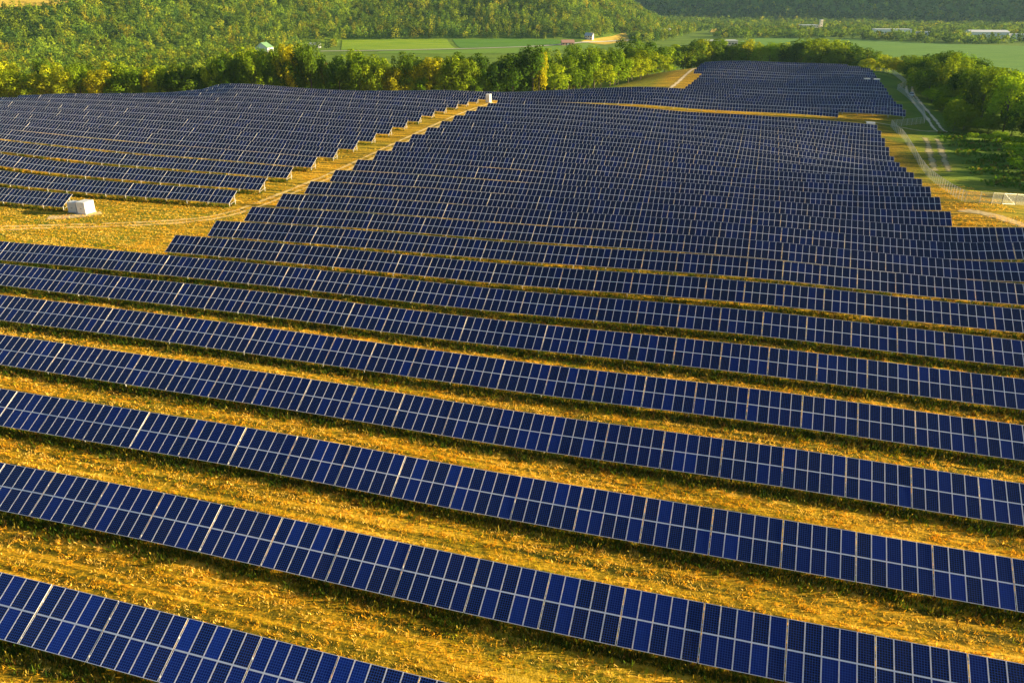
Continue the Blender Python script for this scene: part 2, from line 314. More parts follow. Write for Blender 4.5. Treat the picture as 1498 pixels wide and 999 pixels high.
strip('farm_track',[xy(-42,388),xy(-41.5,420),xy(-40.5,460),xy(-39.5,500),xy(-38.8,520)],3.2,strip_mat('sandy_track',(.72,.55,.30),(.80,.64,.38),False),.04)
GF=field_mat('young_crop',(.16,.30,.012),(.32,.42,.02),.1); GF2=field_mat('dark_crop',(.08,.20,.02),(.13,.27,.03),.3); YF=field_mat('stubble',(.52,.36,.05),(.66,.48,.08))
patch('field',[(-511.7,981.2),(-440.3,994.9),(-377.2,1028.0)],[(-518.1,1003.0),(-455.6,1032.0),(-389.4,1062.6)],GF,.5)
patch('field',[(-219.5,1112),(-146.9,1098),(-71.8,1121)],[(-239.6,1224.6),(-163.9,1234.4),(-92.5,1239.6)],GF)
patch('field',[(-67.2,1136.7),(10.2,1172.2),(82.9,1222)],[(-84.8,1240.6),(-8.8,1251.4),(60,1252.3)],GF2)
patch('field',[(-166,1050),(-70,1045),(20,1060),(128,1156)],[(-166,1084),(-62,1108),(18,1158),(107,1222)],field_mat('pale_crop',(.12,.24,.02),(.20,.32,.03)))
patch('field',[(97.9,1236.0),(130.3,1217.2),(176,1290)],[(116.5,1268.0),(151.1,1319.4),(179.6,1381.7)],YF,.3)
patch('field',[(300,1200),(383.5,975.9),(379.5,819.7),(430.3,650)],[(404.8,1428.6),(530.7,1376.2),(600.1,1240),(760,1150)],field_mat('valley_pasture',(.10,.22,.03),(.17,.30,.04),.2),.4,40,24)
patch('field',[(376.7,1660),(394.3,1618.8),(434.3,1650.7)],[(433.6,1892.8),(459.8,1891.2),(496.0,1888.1)],YF,.5)
patch('field',[(-655,1120),(-618.8,1143.7),(-585,1162)],[(-680,1190),(-641.5,1202),(-600,1212)],YF,1.2)
strip('country_lane',[(-240,1085),(-163.6,1096),(-61.2,1120),(19.3,1170),(107.2,1231),(179.4,1302)],7,mat('pale_gravel',(.55,.52,.40),.9),.5,8,3)
# ------------------------------------------------------------------ solar rows
TP=5.26; TILT=R(30); SL=3.96; LOW=.80; ct,st=math.cos(TILT),math.sin(TILT)
def tilt(p,du=0,dv=0):
    u,v,w_=p; return (u+du,v*ct-w_*st,LOW+v*st+w_*ct)
GAP=.055; MW=(TP-GAP*1)/5
def add_module(mb,uvs,tints,u0,v0,tn,W=None):
    """aluminium ring and a cell face a little below its top"""
    W=W or MW-.018; H=1.955; fw=.029; z0,z1,zg=-.0,.04,.034
    mb.box(u0,u0+W,v0,v0+fw,z0,z1,0,tilt); mb.box(u0,u0+W,v0+H-fw,v0+H,z0,z1,0,tilt)
    mb.box(u0,u0+fw,v0+fw,v0+H-fw,z0,z1,0,tilt); mb.box(u0+W-fw,u0+W,v0+fw,v0+H-fw,z0,z1,0,tilt)
    i=len(mb.f); mb.poly([tilt(p) for p in ((u0+fw,v0+fw,zg),(u0+W-fw,v0+fw,zg),(u0+W-fw,v0+H-fw,zg),(u0+fw,v0+H-fw,zg))],1)
    mb.poly([tilt(p) for p in ((u0+fw,v0+H-fw,.006),(u0+W-fw,v0+H-fw,.006),(u0+W-fw,v0+fw,.006),(u0+fw,v0+fw,.006))],2)
    uvs[i]=True; tints[i]=tn
BACK=mat('white_backsheet',(.7,.7,.7),.6)
def finish(name,mb,uvs,tints):
    me=mb.data(name,[ALU,PV,BACK,STEEL]); uvl=me.uv_layers.new(name='UVMap'); a=me.attributes.new('tint','FLOAT','FACE')
    for i,p in enumerate(me.polygons):
        if i in uvs:
            for k,c in zip(p.loop_indices,((0,0),(1,0),(1,1),(0,1))): uvl.data[k].uv=c
        a.data[i].value=tints.get(i,.5)
    return me
def rails(mb):
    for v in (.55,1.40,2.52,3.40): mb.box(-.04,TP+.04,v-.03,v+.03,-.085,-.004,3,tilt)
    mb.box(0.02,TP-.02,1.957,1.998,-.004,.02,0,tilt)                       # strip closing the middle joint
    for k in range(1,5): mb.box(k*MW-.022,k*MW+.006,.0,SL,-.02,-.002,0,tilt)
def support(mb,u,m=3):
    mb.box(u-.04,u+.04,.15,SL-.12,-.20,-.087,m,tilt)                       # sloping beam
    for v in (.62,3.05):
        x,y,z=tilt((u,v,-.2)); mb.box(x-.06,x+.06,y-.05,y+.05,-.9,z,m)
    a=tilt((u,.62,-.9)); b=tilt((u,3.05,-1.1)); mb.bar((u,a[1],.35),(u,b[1],.75),.035,m); 
    c=tilt((u,2.1,-.2)); mb.bar((u+.05,b[1],.55),(u+.05,c[1],c[2]),.035,m)
def tilemods(mb,uvs,tints):
    rr=random.Random(3)
    for k in range(5):
        for j in range(2): add_module(mb,uvs,tints,GAP/2+k*MW,j*2.0,rr.random())
mb=MB();uvs={};tn={}; tilemods(mb,uvs,tn); rails(mb); support(mb,TP-.45); FULL=finish('panel_table',mb,uvs,tn)
mb=MB(); rails(mb); NEARRACK=finish('panel_table',mb,{},{})
MOD=[]
for k in range(4):
    mb=MB();uvs={};tn={}; add_module(mb,uvs,tn,0,0,k*.23); 
    # module mesh has its own origin at the low left corner
    mb.v=[(x,y,z-LOW) for x,y,z in mb.v]; MOD.append(finish('solar_panel',mb,uvs,tn))
mb=MB(); mb.box(-.04,.04,.15,SL-.12,-.20,-.087,3,tilt); BEAM=finish('beam',mb,{},{})
def legmesh(v):
    mb=MB(); x,y,z=tilt((0,v,-.2)); mb.box(-.06,.06,-.05,.05,-.9,z,3); return finish('leg',mb,{},{}),y
LEGF,LYF=legmesh(.62); LEGR,LYR=legmesh(3.05)
SKY_TONES={1:2.6,2:1.9,3:1.8,4:1.6,5:1.45,6:1.3,7:1.15}
def basez(s,n_top):
    x,y=xy(s,n_top); return float(farm_or_ground(x,y))
def farm_or_ground(x,y): return ground(np.array([x]),np.array([y]))[0]
ORD=['first','second','third','fourth','fifth','sixth','seventh','eighth','ninth','tenth','eleventh','twelfth','thirteenth','fourteenth','fifteenth','sixteenth','seventeenth','eighteenth']
CAMI=None
def px(x,y,z):
    th=math.atan(519.5/1196.3); z=z-42; zc=y*math.cos(th)-z*math.sin(th); yc=y*math.sin(th)+z*math.cos(th)
    return (749+1196.3*x/zc,499.5-1196.3*yc/zc,zc)
def build_row(r,s0,s1,label,group,detail=False,phase=None):
    """tables from s0 to s1 (phase fixes a joint position)"""
    if phase is not None: s0=phase-math.ceil((phase-s0)/TP)*TP
    k=int(round((s1-s0)/TP)); ntop=N0+PITCH*r; nlow=ntop-SL*ct
    ss=s0+np.arange(k+1)*TP; XX=np.array([xy(s,ntop) for s in ss]); zz=ground(XX[:,0],XX[:,1])
    # smooth the row's own line a little, as the posts do
    mx,my=xy((s0+s1)/2,nlow); root=empty('solar_panel_row',(mx,my,float(np.mean(zz)))); root['label']=label; root['category']='solar row'; root['group']=group
    rz0=root.location
    cand=[]
    for i in range(k):
        x,y=xy(ss[i],nlow); z=zz[i]; sl=math.atan2(zz[i+1]-zz[i],TP)
        rot=Matrix.Rotation(AZ,4,'Z')@Matrix.Rotation(-sl,4,'Y')@Matrix.Rotation(R(random.gauss(0,.25)),4,'X')
        M=Matrix.Translation((x-rz0.x,y-rz0.y,z-rz0.z))@rot
        c=xy(ss[i]+TP/2,nlow+1.7); q=px(c[0],c[1],z+1.8); inview=-20<q[0]<1518 and q[1]<1010
        cand.append((not inview,math.hypot(c[0],c[1]),i,M))
    detailed=set()
    if detail: detailed={c[2] for c in sorted(cand)[:10]}
    tv=SKY_TONES.get(r,1.0); SKY_TONE=(tv,tv*1.05,tv*1.12,1)   # sky reflection painted into the module colour, strongest in the nearest rows
    stuff=[]
    for _,_,i,M in sorted(cand,key=lambda c:c[2]):
        if not detail:
            o=bpy.data.objects.new('panel_table',FULL); o.matrix_local=M; link(o,root); continue
        t=bpy.data.objects.new('panel_table',NEARRACK); link(t,root); t.matrix_local=M
        b=bpy.data.objects.new('beam',BEAM); b.location=(TP-.45,0,0); link(b,t)
        for L_,yy in ((LEGF,LYF),(LEGR,LYR)):
            l=bpy.data.objects.new('leg',L_); l.location=(TP-.45,yy,0); link(l,t)
        for a in range(5):
            for j in range(2):
                u=GAP/2+a*MW; p=(u,j*2.0*ct,LOW+j*2.0*st)
                me=MOD[random.randrange(4)]
                if i in detailed:
                    o=bpy.data.objects.new('solar_panel',me); o.location=p; o.color=SKY_TONE; link(o,t)
                else: stuff.append((M@Matrix.Translation(p),me))
    if stuff:
        bm=bmesh.new()
        for T,me in stuff:
            n0=len(bm.verts); bm.from_mesh(me); bm.verts.ensure_lookup_table(); bmesh.ops.transform(bm,matrix=T,verts=bm.verts[n0:])
        me2=bpy.data.meshes.new('solar_panel'); bm.to_mesh(me2); bm.free()
        for m_ in (ALU,PV,BACK,STEEL): me2.materials.append(m_)
        # a different tint for each module
        at_=me2.attributes.get('tint'); v_=np.zeros(len(me2.polygons),np.float32); at_.data.foreach_get('value',v_)
        npf=len(MOD[0].polygons); v_=np.repeat(np.random.RandomState(r).rand(len(stuff)),npf).astype(np.float32); at_.data.foreach_set('value',v_)
        o=bpy.data.objects.new('solar_panel',me2); link(o,root); tag(o,kind='stuff'); o.color=SKY_TONE
    return root
G1='rows of solar panels across the foreground'; G2='rows of solar panels in the middle block'; G3='rows of solar panels in the left block'; G4='rows of solar panels in the far block'
SL_={1:-75,2:-72,3:-84,4:-96,5:-108,6:-120,7:-132}; SR_={r:60 for r in range(1,13)}
PH={1:-25.9,2:-20.9,3:0.0,4:5.4,5:2.1,6:-1.2,7:3.3}
for r in range(1,8):
    where='nearest row of large blue panels, cut off by the bottom left corner of the photo' if r==1 else f'{ORD[r-1]} row of blue panels up from the bottom edge, running the full width'
    build_row(r,SL_[r],SR_[r],where,G1,True,PH[r])
for r in range(8,25):
    e=SR_.get(r,38); i=r-8
    t={0:'nearest row of the middle block, its left end beside the grassy clearing',16:'farthest row of the middle block, along the golden track before the far block'}.get(i,f'{ORD[i]} row from the front of the middle block, starting right of the dirt aisle')
    build_row(r,-94,e,t,G2)
def lleft(r): return {10:-172,11:-182}.get(r,max(-268,-156-12*(r-10)-14))
for r in range(10,26):
    i=r-10; e=-137.3 if r==10 else -105.1
    t='shortest nearest row of the left block, ending beside the white cabinets' if i==0 else f'{ORD[i]} row from the front of the left block, its right end on the dirt aisle'
    e0=lleft(r); k=math.ceil((e-e0)/TP); build_row(r,e-k*TP,e,t,G3)
REND={26:26.7,27:50.5,28:50.8,29:50.1,30:50.5,31:51.2,32:51.3,33:51.9,34:52,35:52.4,36:52.6,37:52.9,38:53.5,39:53.9,40:54.1,41:54.1,42:50,43:44}
for r in range(26,44):
    i=r-26; e=REND[r]; s0=-205 if r<29 else (-130 if r<31 else -33.8)
    t={0:'nearest row of the far block, running along the back of the golden track',17:'farthest row of all, on the crest in front of the trees'}.get(i,f'{ORD[i]} row from the front of the far block beyond the golden track')
    k=round((e-s0)/TP); build_row(r,e-k*TP,e,t,G4)
# ------------------------------------------------------------------ trees
def crown_quads(rng,nq,kind,qs):
    """unit crown: radius 1 in plan, z from 0 to 1; returns (n,4,3) quads and tints"""
    lobes=[]
    if kind=='round':
        for _ in range(22):
            a=rng.uniform(0,6.28); z=rng.uniform(.16,.88); rad=.76*math.sqrt(max(0,1-((z-.48)/.56)**2))*rng.uniform(.7,1)
            lobes.append((rad*math.cos(a),rad*math.sin(a),z,rng.uniform(.17,.31)))
        lobes.append((0,0,.84,.34)); lobes.append((0,0,.5,.5))
    elif kind=='tall':
        for i in range(14):
            z=.12+.8*i/14; a=rng.uniform(0,6.28); rad=.55*(1-z*.6)*rng.uniform(.3,1); lobes.append((rad*math.cos(a),rad*math.sin(a),z,rng.uniform(.26,.4)*(1.15-z*.5)))
    elif kind=='spread':
        for _ in range(16):
            a=rng.uniform(0,6.28); rad=rng.uniform(.2,.78); z=.62-.35*rad+rng.uniform(-.12,.22); lobes.append((rad*math.cos(a),rad*math.sin(a),z,rng.uniform(.22,.34)))
    elif kind=='sparse':
        for _ in range(8):
            a=rng.uniform(0,6.28); rad=rng.uniform(.1,.7); z=rng.uniform(.3,.9); lobes.append((rad*math.cos(a),rad*math.sin(a),z,rng.uniform(.14,.22)))
    else:
        for _ in range(7):
            a=rng.uniform(0,6.28); rad=rng.uniform(.1,.6); lobes.append((rad*math.cos(a),rad*math.sin(a),rng.uniform(.3,.7),rng.uniform(.3,.45)))
    L=np.array(lobes); pr=L[:,3]**2; pr/=pr.sum(); li=rng.choice(len(L),nq,p=pr)
    d=rng.normal(size=(nq,3)); d/=np.linalg.norm(d,axis=1)[:,None]; flip=(d[:,2]<-.25)&(rng.rand(nq)<.6); d[flip,2]*=-1
    rr=L[li,3]*np.where(rng.rand(nq)<.78,rng.uniform(.82,1.12,nq),rng.uniform(.3,.85,nq))
    C=L[li,:3]+d*rr[:,None]*np.array([1,1,.72])
    C[:,2]=np.clip(C[:,2],.02,1.04)
    lt=rng.rand(len(L)); tint=np.clip(.55*lt[li]+.45*rng.rand(nq),0,1)
    nrm=d*1.0+rng.normal(size=(nq,3))*.34+np.array([0,0,.25]); nrm/=np.linalg.norm(nrm,axis=1)[:,None]
    up=rng.normal(size=(nq,3)); a=np.cross(nrm,up); a/=np.linalg.norm(a,axis=1)[:,None]; b=np.cross(nrm,a)
    s=qs*rng.uniform(.6,1.35,nq)
    return C,a,b,s,tint
def quads_from(C,a,b,s,rng,scale):
    """real-size irregular leaf clumps"""
    n=len(C); P=np.empty((n,4,3)); w1=rng.uniform(.6,1.2,(n,4)); C=C*np.array(scale)
    P[:,0]=C+a*(s*w1[:,0])[:,None]; P[:,1]=C+b*(s*w1[:,1]*.8)[:,None]; P[:,2]=C-a*(s*w1[:,2])[:,None]; P[:,3]=C-b*(s*w1[:,3]*.8)[:,None]
    P[:,1,2]-=s*.25; P[:,3,2]-=s*.2
    return P
CR=[]; TRK=[]
kinds=['round','round','round','round','spread','tall','round','round','sparse','shrub']
for i,kd in enumerate(kinds):
    rng=np.random.RandomState(40+i); nq={'sparse':420,'shrub':900}.get(kd,3200)
    C,a,b,s,tint=crown_quads(rng,nq,kd,.33 if kd!='shrub' else .16)
    sc=(6,6,14) if kd!='shrub' else (2.4,2.4,2.6)
    CR.append((quads_mesh('crown',quads_from(C,a,b,s,rng,sc),LEAF,tint),sc))
    mb=MB(); H=17.0 if kd!='shrub' else 2.0; r0=.38 if kd!='shrub' else .08
    mb.bar((0,0,-1),(.1,.05,H*.45),r0,0,7,r0*.62); mb.bar((.1,.05,H*.45),(0,.1,H*.85),r0*.62,0,6,r0*.15)
    for k in range(9 if kd!='shrub' else 3):
        z=H*rng.uniform(.25,.7); an=rng.uniform(0,6.28); ln=H*rng.uniform(.14,.26); mb.bar((.05,.05,z),(ln*math.cos(an),ln*math.sin(an),z+ln*.9),r0*.35,0,5,r0*.07)
    TRK.append(mb.data('trunk',[BARK]))
